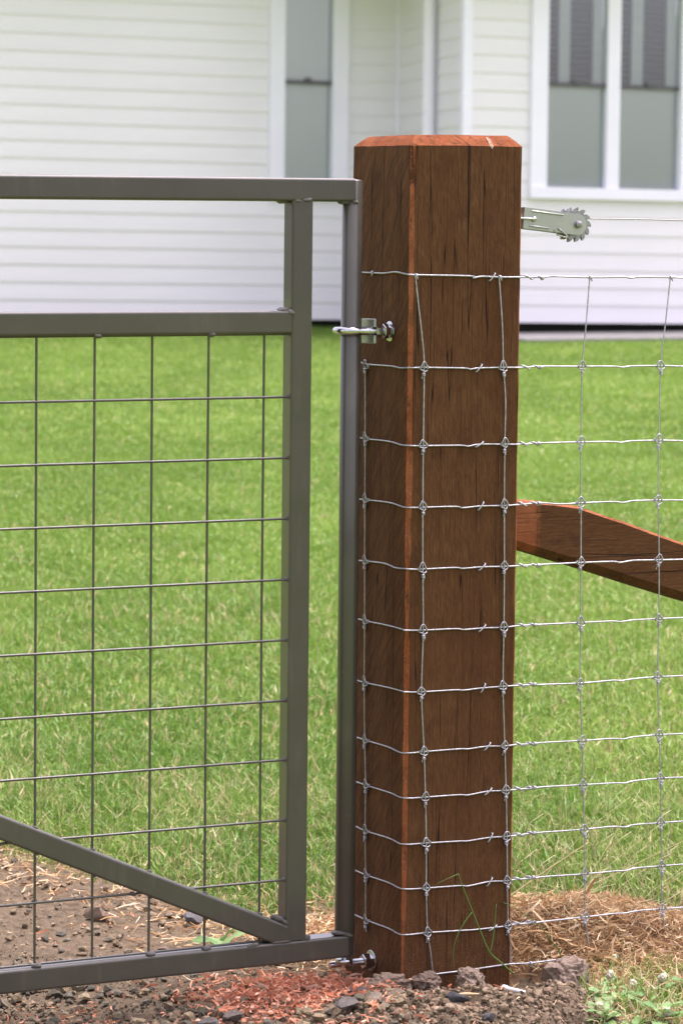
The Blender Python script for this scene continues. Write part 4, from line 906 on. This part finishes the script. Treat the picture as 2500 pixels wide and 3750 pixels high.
# rough grass among the weeds in front of the fence
Vs, Ts, Cs, off_ = [], [], [], 0
def tuft_patch(N, cx, cy, rx, ry, h0, w0, dry):
    global off_
    x = cx + rx * rng.standard_normal(N); y = cy + ry * rng.standard_normal(N)
    k = (x > 0.405 + 0.25 * np.clip(4.86 - y, 0, 1) * 0 + 0.05 * fbm(x * 9, y * 9, 2, 2)) & (y > 4.45) & (x < 1.1) & (y < 5.2)
    x, y = x[k], y[k]; N = len(x); z = soil_top(x, y) - 0.004
    V, T, Cc = blade_mesh(x, y, z, h0 * (0.4 + rng.random(N)), w0 * (0.6 + 0.8 * rng.random(N)), np.clip(0.65 + 0.3 * rng.standard_normal(N), 0.1, 1.0), shade_of(N, x, y, np.full(N, dry)))
    Vs.append(V); Ts.append(T + off_); Cs.append(Cc); off_ += len(V)
tuft_patch(1300, 0.60, 4.90, 0.13, 0.12, 0.045, 0.0020, 0.45); tuft_patch(800, 0.55, 4.65, 0.09, 0.10, 0.036, 0.0020, 0.6); tuft_patch(2500, 0.85, 4.8, 0.18, 0.2, 0.05, 0.003, .3)
o = link('rough_grass', tri_mesh('rough_grass', np.concatenate(Vs), np.concatenate(Ts), M_GRASS, np.concatenate(Cs))); o['kind'] = 'stuff'; o['label'] = 'sparse rough grass growing among the weeds in front of the netting'; o['category'] = 'grass'

# ---------------------------------------------------------------- straw mulch, shavings, gravel
def shreds(x, y, z, L, w, pit, curl, tint):
    N = len(x); a = rng.random(N) * 2 * pi; p = pit * rng.standard_normal(N)
    d = np.stack([np.cos(a) * np.cos(p), np.sin(a) * np.cos(p), np.sin(p)], 1)
    s = np.stack([-np.sin(a), np.cos(a), 0 * a], 1); n = np.cross(d, s)
    tw = rng.random(N) * pi; sd = s * np.cos(tw)[:, None] + n * np.sin(tw)[:, None]; nb = np.cross(d, sd)
    cu = curl * rng.standard_normal(N); side = curl * 0.6 * rng.standard_normal(N)
    V = []
    for t in (-0.5, -0.17, 0.17, 0.5):
        P = np.stack([x, y, z], 1) + d * (L * t)[:, None] + (nb * cu[:, None] + sd * side[:, None]) * (L * (t * t * 4 - 0.4))[:, None] * 0.5
        ww = (w * (1.0 if abs(t) < 0.3 else 0.55) / 2)[:, None]
        V += [P - sd * ww, P + sd * ww]
    V = np.stack(V, 1).reshape(-1, 3); o = np.arange(N)[:, None] * 8
    T = np.concatenate([o + np.array([[2 * k, 2 * k + 1, 2 * k + 3]]) for k in range(3)] + [o + np.array([[2 * k, 2 * k + 3, 2 * k + 2]]) for k in range(3)])
    return V, T, np.repeat(tint, 8, 0)
def straw_col(N, dark=0.0):
    pal = np.array([[0.52, 0.34, 0.17], [0.60, 0.42, 0.23], [0.42, 0.24, 0.11], [0.34, 0.17, 0.07], [0.68, 0.52, 0.33], [0.24, 0.12, 0.055]])
    return pal[rng.choice(6, N, p=[.28, .24, .2, .12, .1, .06])] * np.array([[1.06, 1.14, 1.20]]) * (0.75 + 0.4 * rng.random((N, 1)))
def pile_h(x, y):
    h = bump_g(x, y, 0.36, 5.20, 0.15, 0.10, 0.062) + bump_g(x, y, 0.53, 5.20, 0.14, 0.11, 0.045) + bump_g(x, y, 0.64, 5.12, 0.10, 0.13, 0.026) + bump_g(x, y, 0.30, 5.22, 0.06, 0.08, 0.02)
    return h
parts = []
N = 13000; x = 0.44 + 0.145 * rng.standard_normal(N); y = 5.17 + 0.095 * rng.standard_normal(N)
inpost = lambda x, y: ((x - RIDGE.x) * dR.x + (y - RIDGE.y) * dR.y > -0.005) & ((x - RIDGE.x) * dR.x + (y - RIDGE.y) * dR.y < W + 0.004) & ((x - RIDGE.x) * dL.x + (y - RIDGE.y) * dL.y > -0.006) & ((x - RIDGE.x) * dL.x + (y - RIDGE.y) * dL.y < W + .01)
hole = lambda x, y: ((x - 0.335) / 0.045) ** 2 + ((y - 5.03) / 0.05) ** 2 < 1
k = ~inpost(x, y) & ~hole(x, y) & (x < 1.05) & (x > 0.2); x, y = x[k], y[k]; N = len(x)
z = soil_z(x, y) + pile_h(x, y) * (0.25 + 0.78 * rng.random(N) ** 0.6) + 0.004
parts.append(shreds(x, y, z, 0.008 + 0.030 * rng.random(N) ** 1.8, 0.0007 + 0.0017 * rng.random(N) ** 2, 0.42, 0.30, straw_col(N)))
N = 70; x = 0.40 + 0.12 * rng.standard_normal(N); y = 5.13 + 0.06 * rng.standard_normal(N); k = ~inpost(x, y) & ~hole(x, y); x, y = x[k], y[k]; N = len(x)
parts.append(shreds(x, y, soil_z(x, y) + pile_h(x, y) + 0.006, 0.03 + 0.04 * rng.random(N), 0.0028 + 0.003 * rng.random(N), 0.5, 0.3, straw_col(N)))
V = np.concatenate([p[0] for p in parts]); of = np.cumsum([0] + [len(p[0]) for p in parts[:-1]])
# solid heart of the heap
hx, hy = np.meshgrid(np.linspace(0.14, 0.95, 110), np.linspace(4.96, 5.55, 80))
hz2 = soil_z(hx, hy) - 0.012 + pile_h(hx, hy) * 0.93 + 0.006 * fbm(hx * 50, hy * 50, 2, 3) * np.clip(pile_h(hx, hy) / 0.02, 0, 1)
hi = np.arange(110 * 80).reshape(80, 110); a, b, c, d = hi[:-1, :-1].ravel(), hi[:-1, 1:].ravel(), hi[1:, 1:].ravel(), hi[1:, :-1].ravel()
HV = np.stack([hx, hy, hz2], -1).reshape(-1, 3); HT = np.concatenate([np.stack([a, b, c], 1), np.stack([a, c, d], 1)])
hc = np.array([[0.17, 0.10, 0.05]]) * (0.8 + 0.5 * fbm(HV[:, 0] * 60, HV[:, 1] * 60, 1, 3))[:, None]
T = np.concatenate([p[1] + o_ for p, o_ in zip(parts, of)] + [HT + len(V)])
o = link('straw_mulch', tri_mesh('straw_mulch', np.concatenate([V, HV]), T, M_STRAW, np.concatenate([p[2] for p in parts] + [hc])))
o['kind'] = 'stuff'; o['label'] = 'heap of tan shredded bark mulch at the foot of the netting'; o['category'] = 'mulch'
# dry litter along the edge of the lawn
parts = []
N = 5200; x = -1.1 + 1.5 * rng.random(N); e = 0.16 * rng.standard_normal(N) - 0.05; y = lawn_edge(x) + e
k = ~inpost(x, y) & (y < 6.3) & (fbm(x * 5, y * 5, 7, 3) + 0.35 > rng.random(N) * 0.9); x, y = x[k], y[k]; N = len(x)
parts.append(shreds(x, y, soil_top(x, y) + 0.003 + 0.006 * rng.random(N), 0.010 + 0.045 * rng.random(N) ** 1.7, 0.001 + 0.0016 * rng.random(N), 0.20, 0.22, straw_col(N)))
N = 2600; x = 0.00 + 0.085 * rng.standard_normal(N); y = 5.30 + 0.09 * rng.standard_normal(N); k = ~inpost(x, y) & (y > 5.04); x, y = x[k], y[k]; N = len(x)
parts.append(shreds(x, y, soil_top(x, y) + 0.003 + 0.016 * rng.random(N), 0.012 + 0.035 * rng.random(N) ** 1.5, 0.0012 + 0.002 * rng.random(N), 0.30, 0.25, straw_col(N)))
N = 900; x = -0.95 + 1.5 * rng.random(N); y = 4.45 + 1.2 * rng.random(N); k = ~inpost(x, y); x, y = x[k], y[k]; N = len(x)
parts.append(shreds(x, y, soil_top(x, y) + 0.003, 0.006 + 0.03 * rng.random(N) ** 2.5, 0.0008 + 0.0014 * rng.random(N), 0.15, 0.2, straw_col(N)))
N = 900; x = 0.42 + 0.3 * rng.random(N); y = 4.50 + 0.5 * rng.random(N)
parts.append(shreds(x, y, soil_top(x, y) + 0.003 + 0.012 * rng.random(N), 0.012 + 0.05 * rng.random(N) ** 2, 0.0007 + 0.0014 * rng.random(N), 0.25, 0.25, straw_col(N) * 1.1))
of = np.cumsum([0] + [len(p[0]) for p in parts[:-1]])
o = link('dry_litter', tri_mesh('dry_litter', np.concatenate([p[0] for p in parts]), np.concatenate([p[1] + o_ for p, o_ in zip(parts, of)]), M_STRAW, np.concatenate([p[2] for p in parts])))
o['kind'] = 'stuff'; o['label'] = 'dry straw litter along the ragged edge of the lawn'; o['category'] = 'straw'
# orange red shavings below the gate
parts = []
def shav(N, cx, cy, sx, sy, hgt, lo=0.5):
    x = cx + sx * rng.standard_normal(N); y = cy + sy * rng.standard_normal(N)
    k = ~inpost(x, y) & (y > 4.42) & (fbm(x * 13, y * 13, 3, 3) + lo > rng.random(N)); x, y = x[k], y[k]; N = len(x)
    pal = np.array([[0.58, 0.245, 0.140], [0.68, 0.335, 0.215], [0.48, 0.175, 0.092], [0.74, 0.45, 0.31]])
    col = pal[rng.choice(4, N, p=[.38, .32, .18, .12])] * 0.92 * (0.8 + 0.35 * rng.random((N, 1)))
    parts.append(shreds(x, y, soil_top(x, y) + 0.003 + hgt * rng.random(N), 0.007 + 0.020 * rng.random(N) ** 1.5, 0.0016 + 0.0032 * rng.random(N), 0.28, 0.45, col))
shav(5200, -0.055, 4.91, 0.080, 0.060, 0.014, 0.70); shav(2200, -0.15, 4.66, 0.13, 0.050, 0.006, 0.35); shav(380, -0.27, 4.80, 0.20, 0.10, 0.003, 0.3); shav(160, -0.45, 5.1, 0.3, 0.25, 0.002, 0.4); shav(130, 0.12, 4.72, 0.08, 0.06, 0.003, 0.5)
of = np.cumsum([0] + [len(p[0]) for p in parts[:-1]])
o = link('wood_shavings', tri_mesh('wood_shavings', np.concatenate([p[0] for p in parts]), np.concatenate([p[1] + o_ for p, o_ in zip(parts, of)]), M_STRAW, np.concatenate([p[2] for p in parts])))
o['kind'] = 'stuff'; o['label'] = 'orange red wood shavings scattered below the bottom gate rail'; o['category'] = 'shavings'

def hullrock(seed, n=16):
    import bmesh
    r = np.random.default_rng(seed); P = r.standard_normal((n, 3)); P /= np.linalg.norm(P, axis=1)[:, None]
    P *= (0.75 + 0.4 * r.random((n, 1))) * np.array([1, 0.8, 0.75])
    bm = bmesh.new(); vv = [bm.verts.new(q) for q in P]; res = bmesh.ops.convex_hull(bm, input=vv)
    bmesh.ops.delete(bm, geom=[v for v in bm.verts if not v.link_faces], context='VERTS'); bmesh.ops.triangulate(bm, faces=bm.faces[:])
    bm.verts.index_update(); P = np.array([v.co[:] for v in bm.verts]); F = np.array([[v.index for v in f.verts] for f in bm.faces]); bm.free()
    return P, F
def crumb(seed, sub):
    P, F = lump(seed, sub, 0.5, 1.5)
    return P * (1 + 0.30 * fbm(P[:, 0] * 4 + seed, P[:, 1] * 4, P[:, 2] * 4, 2))[:, None], F
def rocks(name, label, cat, N, fx, fy, rmin, rmax, pw, sub, amp, pal, flat, sink=0.25, smooth=False, keep=None):
    base = [hullrock(50 + k) if sub == 0 else crumb(50 + k, sub) for k in range(12)]
    V, T, Cc, o_ = [], [], [], 0
    xs2, ys2 = fx(N), fy(N)
    ok = ~inpost(xs2, ys2) & (ys2 > 4.40)
    if keep is not None: ok &= keep(xs2, ys2)
    xs2, ys2 = xs2[ok], ys2[ok]; zz = soil_top(xs2, ys2)
    for i in range(len(xs2)):
        P, F = base[rng.integers(12)]
        r = rmin + (rmax - rmin) * rng.random() ** pw
        A = rng.standard_normal((3, 3)); Q, _ = np.linalg.qr(A)
        S = (P @ Q) * np.array([1.0, 0.75 + .4 * rng.random(), flat * (0.8 + .4 * rng.random())]) * r
        th = rng.random() * 2 * pi; S[:, :2] = S[:, :2] @ np.array([[cos(th), -sin(th)], [sin(th), cos(th)]])
        V.append(S + np.array([xs2[i], ys2[i], zz[i] + r * flat * (1 - 2 * sink)])); T.append(F + o_); o_ += len(P)
        Cc.append(np.repeat((np.array(pal[rng.integers(len(pal))]) * np.array([1.05, 1.04, 0.90]) * (0.75 + 0.5 * rng.random()))[None], len(P), 0))
    o = link(name, tri_mesh(name, np.concatenate(V), np.concatenate(T), M_STONE, np.concatenate(Cc), smooth))
    o['kind'] = 'stuff'; o['label'] = label; o['category'] = cat; return o
GREY = [(0.108, 0.100, 0.083), (0.145, 0.128, 0.100), (0.175, 0.143, 0.104), (0.080, 0.077, 0.069), (0.205, 0.168, 0.120)]
BROWN = [(0.165, 0.124, 0.093), (0.195, 0.150, 0.115), (0.135, 0.100, 0.076), (0.215, 0.170, 0.132)]
dirt = lambda x, y: (y < lawn_edge(x) + 0.02) & (x < 0.16) & (fbm(x * 4, y * 4, 12, 2) + 0.75 > rng.random(len(x)))
rocks('gravel', 'loose grey gravel trodden into the bare soil under the gate', 'gravel', 4800, lambda n: -1.05 + 1.25 * rng.random(n), lambda n: 4.42 + 1.7 * rng.random(n) ** 1.25, 0.0018, 0.0125, 2.5, 0, 0.45, GREY + BROWN, 0.70, 0.25, False, dirt)
rocks('gravel', 'coarser grey stones lying in the soil at the front edge', 'gravel', 1500, lambda n: -0.72 + 0.86 * rng.random(n), lambda n: 4.50 + 0.46 * rng.random(n) ** 1.3, 0.003, 0.0145, 2.2, 0, 0.45, GREY + GREY + BROWN, 0.75, 0.2, False)
rocks('soil_crumbs', 'fine brown soil crumbs strewn over the bare ground', 'soil', 9000, lambda n: -0.85 + 1.45 * rng.random(n), lambda n: 4.42 + 0.75 * rng.random(n) ** 1.2, 0.0010, 0.0042, 2.0, 0, 0.5, BROWN + GREY[1:3], 0.85, 0.2, False, lambda x, y: ~((x > 0.42) & (y > 4.6)))
rocks('soil_crumbs', 'fine soil crumbs on the mound before the post', 'soil', 4500, lambda n: 0.12 + 0.34 * rng.random(n), lambda n: 4.45 + 0.44 * rng.random(n), 0.0012, 0.0058, 2.2, 0, 0.5, BROWN, 0.9, 0.25, False, lambda x, y: x < 0.43 + 0.03 * fbm(x * 9, y * 9, 4, 2))
rocks('soil_crumbs', 'crumbled brown soil heaped round the foot of the post', 'soil', 1100, lambda n: 0.19 + 0.15 * rng.standard_normal(n), lambda n: 4.70 + 0.12 * rng.standard_normal(n), 0.002, 0.0105, 3.0, 2, 0.5, BROWN, 0.85, 0.42, False, lambda x, y: x < 0.42)

# single stones and clods one can pick out
def boulder(name, label, cat, x, y, sx, sy, sz, col, seed, sub=3, amp=0.4, fr=1.5, rz=0.0, lift=0.0, smooth=False):
    if sub >= 4:
        P, F = lump(seed, sub, amp, fr)
        P = P * (1 + 0.30 * fbm(P[:, 0] * 3.5 + seed, P[:, 1] * 3.5, P[:, 2] * 3.5, 4) - 0.10 * np.clip(0.25 - np.abs(fbm(P[:, 0] * 2.2, P[:, 1] * 2.2 + seed, P[:, 2] * 2.2, 3)), 0, 1) / 0.25)[:, None]
        P = np.sign(P) * np.abs(P) ** 0.88
    else: P, F = hullrock(seed, 22)
    P = P * np.array([sx, sy, sz]) / 2; th = rz
    P[:, :2] = P[:, :2] @ np.array([[cos(th), sin(th)], [-sin(th), cos(th)]])
    me = tri_mesh(name, P, F, M_STONE, np.repeat(np.array([col]) * (0.72 if cat == 'stone' else 1.0), len(P), 0), smooth)
    z0 = float(soil_z(x, y)); o = link(name, me, None, (x, y, z0 + sz * 0.30 + lift)); return tag(o, label, cat)
boulder('soil_clod', 'flat topped brown clod lying against the ridge of the post', 'clod', 0.088, 4.862, 0.066, 0.050, 0.036, BROWN[0], 3, 4, .45, 1.6, .2, 0.004, False)
boulder('soil_clod', 'rounded brown clod touching the buried bottom wire', 'clod', 0.150, 4.868, 0.046, 0.040, 0.034, BROWN[2], 4, 4, .5, 1.8, 1.0, 0.006, False)
boulder('soil_clod', 'upright brown clod in front of the right half of the post', 'clod', 0.222, 4.875, 0.048, 0.045, 0.044, BROWN[1], 5, 4, .5, 1.6, .4, 0.006, False)
boulder('soil_clod', 'largest cracked brown clod beside the straw heap', 'clod', 0.384, 4.915, 0.074, 0.070, 0.068, BROWN[1], 6, 4, .5, 1.7, .2, 0.004, False)
boulder('stone', 'smooth dark slate grey stone on the brown soil mound', 'stone', 0.198, 4.640, 0.046, 0.034, 0.026, (0.075, 0.075, 0.08), 7, 2, .35, 1.1, .1, 0.012)
boulder('stone', 'square tan grey stone before the left face of the post', 'stone', 0.094, 4.780, 0.036, 0.032, 0.030, (0.24, 0.19, 0.14), 8, 2, .3, 1.1, .3, 0.004)
boulder('stone', 'small dark grey stone at the bottom edge of the soil mound', 'stone', 0.236, 4.560, 0.034, 0.028, 0.020, (0.09, 0.088, 0.09), 9, 2, .35, 1.2, .5, 0.012)
boulder('stone', 'dark angular stone below the zinc pin hinge', 'stone', 0.037, 4.850, 0.050, 0.036, 0.030, (0.10, 0.095, 0.09), 10, 2, .4, 1.2, -.4, 0.003)
boulder('stone', 'broad grey stone among shavings under the hinge corner', 'stone', 0.019, 4.745, 0.050, 0.040, 0.034, (0.17, 0.155, 0.14), 11, 2, .38, 1.2, .8, 0.004)
boulder('stone', 'pale tan stone right beside the broad grey stone', 'stone', 0.060, 4.755, 0.036, 0.030, 0.030, (0.30, 0.25, 0.19), 12, 2, .35, 1.2, .2, 0.004)
boulder('stone', 'dark grey stone ringed by orange shavings at the front', 'stone', -0.125, 4.625, 0.050, 0.040, 0.036, (0.15, 0.14, 0.13), 13, 2, .4, 1.2, .6, 0.006)
boulder('stone', 'rough brown grey stone below the middle of the bottom rail', 'stone', -0.169, 4.755, 0.042, 0.034, 0.030, (0.16, 0.14, 0.12), 14, 2, .4, 1.2, .9, 0.004)
boulder('stone', 'blocky grey stone left of the rough brown grey one', 'stone', -0.205, 4.725, 0.040, 0.034, 0.028, (0.14, 0.13, 0.12), 15, 2, .4, 1.2, .1, 0.004)
boulder('stone', 'tan rounded stone on bare soil behind the bottom rail', 'stone', -0.445, 5.42, 0.052, 0.045, 0.040, (0.30, 0.22, 0.16), 16, 2, .35, 1.2, .1, 0.003)
boulder('stone', 'blue grey stone by the frayed lawn edge behind the brace', 'stone', -0.265, 5.40, 0.046, 0.040, 0.036, (0.16, 0.16, 0.165), 17, 2, .35, 1.2, .1, 0.003)

# ---------------------------------------------------------------- weeds
def leaf_mesh(L, wd, bend, col, seed):
    n = 7; V = []; T = []
    for i in range(n):
        t = i / (n - 1); hw2 = wd / 2 * (sin(pi * min(1, t * 0.92 + 0.06)) ** 0.75) * (1 if t < .97 else 0.1)
        xx = L * t; zz = L * (0.35 * t - bend * t * t); rp_ = 0.12 * wd * sin(t * 9 + seed)
        V += [(xx, -hw2, zz + 0.18 * hw2 + rp_), (xx, 0, zz), (xx, hw2, zz + 0.18 * hw2 - rp_)]
    for i in range(n - 1):
        for k in (0, 1):
            a = i * 3 + k; T += [(a, a + 3, a + 4), (a, a + 4, a + 1)]
    c = np.tile(np.array([col]), (len(V), 1)); c[1::3] *= 1.35
    return tri_mesh('leaf', V, T, M_LEAF, c, True)
LEAVES = [leaf_mesh(0.034, 0.014, 0.30, (0.11, 0.20, 0.055), 1), leaf_mesh(0.028, 0.014, 0.42, (0.14, 0.235, 0.075), 2), leaf_mesh(0.040, 0.015, 0.45, (0.09, 0.175, 0.045), 3), leaf_mesh(0.024, 0.011, 0.25, (0.17, 0.26, 0.09), 4)]
def head_mesh():
    P, F = lump(77, 3, 0.25, 5.0); P = P * (1 + 0.25 * (vnoise(P[:, 0] * 9, P[:, 1] * 9, P[:, 2] * 5)))[:, None]
    c = np.array([[0.62, 0.60, 0.44]]) * (0.8 + 0.25 * np.clip(P[:, 2:3], -1, 1)) ; c[:, 0] *= 0.96
    return tri_mesh('flower_head', P * np.array([0.0065, 0.0065, 0.0078]), F, M_LEAF, c, False)
HEAD = head_mesh()
st_m = {}
def weed(label, x, y, nl, size=1.0, heads=(), group=None):
    size = size * 1.2; z = float(soil_top(x, y))
    t = thing('weed', label, 'weed', (x, y, z - 0.002), random.random() * 6.28)
    for k in range(nl):
        a = k * 2.4 + random.uniform(-.3, .3); lev = k / nl
        s = size * random.uniform(0.75, 1.15) * (1.0 - 0.25 * lev)
        link('leaf', random.choice(LEAVES), t, (0.004 * cos(a), 0.004 * sin(a), 0.004 + 0.016 * lev * size), (random.uniform(-.35, .35), -0.25 * lev - random.uniform(-.15, .35), a), (s, s, s))
    for dx, dy, hh in heads:
        mb = MB(); mb.tube(catmull([(0, 0, 0.004), (dx * .4, dy * .4, hh * .6), (dx, dy, hh)], 3), 0.0011, 6)
        me2 = tri_mesh('flower_stem', [v[:] for v in mb.v], [t3 for f in mb.f for t3 in ([(f[0], f[i], f[i + 1]) for i in range(1, len(f) - 1)])], M_LEAF, np.tile(np.array([[0.16, 0.22, 0.08]]), (len(mb.v), 1)), True)
        sm_ = link('flower_stem', me2, t)
        link('flower_head', HEAD, sm_, (dx, dy, hh + 0.004), (random.uniform(-.4, .4), random.uniform(-.4, .4), 0), [random.uniform(.85, 1.15)] * 3)
    return t
weed('leafy weed with a greenish flower ball hugging the edge of the soil mound', 0.428, 4.725, 11, 1.0, [(-0.004, -0.010, 0.016)])
weed('weed with a white flower ball in front of the straw heap', 0.460, 4.955, 6, 0.75, [(0, 0, 0.022)])
weed('weed whose white flower ball sits highest on the straw', 0.478, 5.070, 4, 0.6, [(0, 0, 0.018)])
weed('weed with a pale flower ball between the straw and the front weeds', 0.492, 4.895, 8, 0.85, [(0.003, 0, 0.024)])
weed('tall stemmed weed with a pale flower ball near the right border', 0.538, 4.885, 9, 0.9, [(0.002, 0, 0.034)])
weed('flat leafy weed with a flower ball at the bottom border', 0.470, 4.625, 12, 1.15, [(-0.004, -0.006, 0.014)])
weed('leafy weed with a flower ball in the bottom right corner', 0.522, 4.690, 12, 1.1, [(0.006, 0.004, 0.020)])
weed('broad leaved weed without flowers right of the soil mound', 0.455, 4.790, 11, 1.05)
weed('bushy broad leaved weed without flowers amid the flower balls', 0.500, 4.755, 13, 1.1)
weed('dense leafy weed cut by the right border low down', 0.560, 4.640, 13, 1.15)
weed('pale leaved weed at the right border beside the rough grass', 0.575, 4.780, 10, 1.0)
weed('small leafy weed closest to the big cracked clod', 0.432, 4.830, 9, 0.9)
weed('low weed with narrow leaves between straw and soil mound', 0.445, 4.895, 8, 0.85)
weed('spreading leafy weed along the bottom border beside the mound', 0.425, 4.655, 11, 1.05)
weed('leafy weed behind the tall stemmed one at the right border', 0.590, 4.940, 9, 0.9)
weed('leafy weed lowest in the bottom right corner', 0.515, 4.575, 12, 1.15)
weed('large leaved weed behind the lower end of the gate brace', -0.205, 5.175, 7, 1.9)

def stalk(name, label, planept, curves, col, r=0.0011):
    z0 = -0.04; t = thing(name, label, 'plant stem', planept(0, 0)[:2] + (z0,) if False else (*planept(curves[0][1][0][0], 0)[:2], z0))
    inv = MW[t.name].inverted()
    for nm2, pts, rr in curves:
        P = catmull([inv @ Vector(planept(s, z)) for s, z in pts], 4); n = len(P)
        mb = MB(); mb.tube(P, rr, 6, rr=[rr * (1 - 0.65 * i / n) for i in range(n)])
        tris = [t3 for f in mb.f for t3 in [(f[0], f[i], f[i + 1]) for i in range(1, len(f) - 1)]]
        link(nm2, tri_mesh(nm2, [v[:] for v in mb.v], tris, M_LEAF, np.tile(np.array([col]), (len(mb.v), 1)), True), t)
    return t
pw1 = lambda s, z: tuple(RIDGE + nR * 0.015 + dR * s + Vector((0, 0, z)))
stalk('grass_stem', 'green branching grass stem standing against the foot of the post', pw1,
      [('stem', [(0.2066, -0.0342), (0.1828, -0.0133), (0.1591, 0.0076), (0.1416, 0.0425), (0.1241, 0.0811), (0.1133, 0.106), (0.1046, 0.1251), (0.0967, 0.146)], 0.0017),
       ('seed_branch', [(0.0967, 0.146), (0.085, 0.1425), (0.073, 0.1388), (0.0524, 0.1313)], 0.0008),
       ('side_blade', [(0.1604, 0.0075), (0.1651, 0.0293), (0.1688, 0.0624), (0.1705, 0.0882)], 0.0015),
       ('drooping_blade', [(0.1242, 0.0792), (0.1077, 0.0604), (0.0934, 0.0358), (0.0887, 0.0104), (0.0912, -0.0156)], 0.0011)], (0.125, 0.215, 0.040))
pw2 = lambda s, z: tuple(CORNER + nF * 0.006 + dF * s + Vector((0, 0, z)))
stalk('grass_stem', 'green grass stem leaning across the straw right of the post', pw2,
      [('stem', [(0.104, -0.045), (0.0925, -0.0054), (0.0746, 0.0152), (0.0522, 0.0417), (0.0081, 0.0738), (-0.02, 0.088)], 0.0014)], (0.115, 0.19, 0.04))
pw3 = lambda s, z: tuple(Vector((0.311, 5.214, 0)) + Vector((0.9397, 0.342, 0)) * s + Vector((0, 0, z)))
stalk('dry_stalk', 'thick dry straw stalk slanting beside the post behind the netting', pw3, [('stalk', [(-0.03, 0.035), (0.0, 0.057), (0.07, 0.099), (0.1437, 0.141)], 0.0016)], (0.55, 0.44, 0.25))
stalk('dry_stalk', 'long dry straw stalk rising to the right border behind the netting', pw3, [('stalk', [(0.02, 0.02), (0.10, 0.045), (0.2107, 0.086), (0.33, 0.133), (0.42, 0.17)], 0.0012)], (0.52, 0.43, 0.24))
# tangle of fine dry seed stalks
mb = MB()
rs = random.Random(5)
for i in range(48):
    x0 = rs.uniform(0.24, 0.70); y0 = rs.uniform(5.14, 5.36); z0 = float(soil_z(x0, y0)) + 0.02
    a = rs.uniform(-1.35, 1.35); L = rs.uniform(0.10, 0.30); b = rs.uniform(-0.5, 0.5)
    P = [Vector((x0, y0, z0))]
    for k in range(6):
        aa = a + b * k / 5
        P.append(P[-1] + Vector((sin(aa) * L / 6, rs.uniform(-.01, .01), max(-0.01, cos(aa)) * L / 6)))
    mb.tube(P, 0.0006, 3, rr=[0.0007 * (1 - 0.09 * k) for k in range(7)])
    if rs.random() < 0.5:
        q = P[4]
        for s in (-1, 1): mb.tube([q, q + Vector((s * 0.012, 0, 0.016)), q + Vector((s * 0.022 + .01, 0, 0.03))], 0.0006, 3)
tris = [t3 for f in mb.f for t3 in [(f[0], f[i], f[i + 1]) for i in range(1, len(f) - 1)]]
o = link('dry_grass', tri_mesh('dry_grass', [v[:] for v in mb.v], tris, M_STRAW, np.tile(np.array([[0.62, 0.56, 0.34]]), (len(mb.v), 1)), True))
o['kind'] = 'stuff'; o['label'] = 'tangle of fine pale dry grass stalks behind the netting'; o['category'] = 'dry grass'
# bits on the soil
pa = Vector((0.272, 4.800, float(soil_z(0.272, 4.80)) + 0.016)); pb = Vector((0.312, 4.752, float(soil_z(0.312, 4.752)) + 0.010))
t = thing('plastic_peg', 'white plastic peg lying half buried on the soil mound', 'peg', pa)
mb = MB(); mb.tube([Vector(), (pb - pa) * 0.12, (pb - pa) * 0.13, pb - pa], 0.004, 12, rr=[0.0052, 0.0052, 0.0037, 0.0034]); autosmooth(mb.build('shank', M_PLAST, t), 50)
pa = Vector((0.190, 4.700, float(soil_z(0.19, 4.70)) + 0.011)); 
t = thing('wood_chip', 'pale split twig lying beside the dark slate stone', 'twig', pa, 0.15)
mb = MB(); mb.tube([(0, 0, 0), (0.015, 0.001, 0.0008), (0.038, 0.0, 0.0003)], 0.0025, 7, rr=[.0012, .0028, .0014])
link('twig', tri_mesh('twig', [v[:] for v in mb.v], [t3 for f in mb.f for t3 in [(f[0], f[i], f[i + 1]) for i in range(1, len(f) - 1)]], M_STRAW, np.tile(np.array([[0.5, 0.38, 0.22]]), (len(mb.v), 1)), True), t)
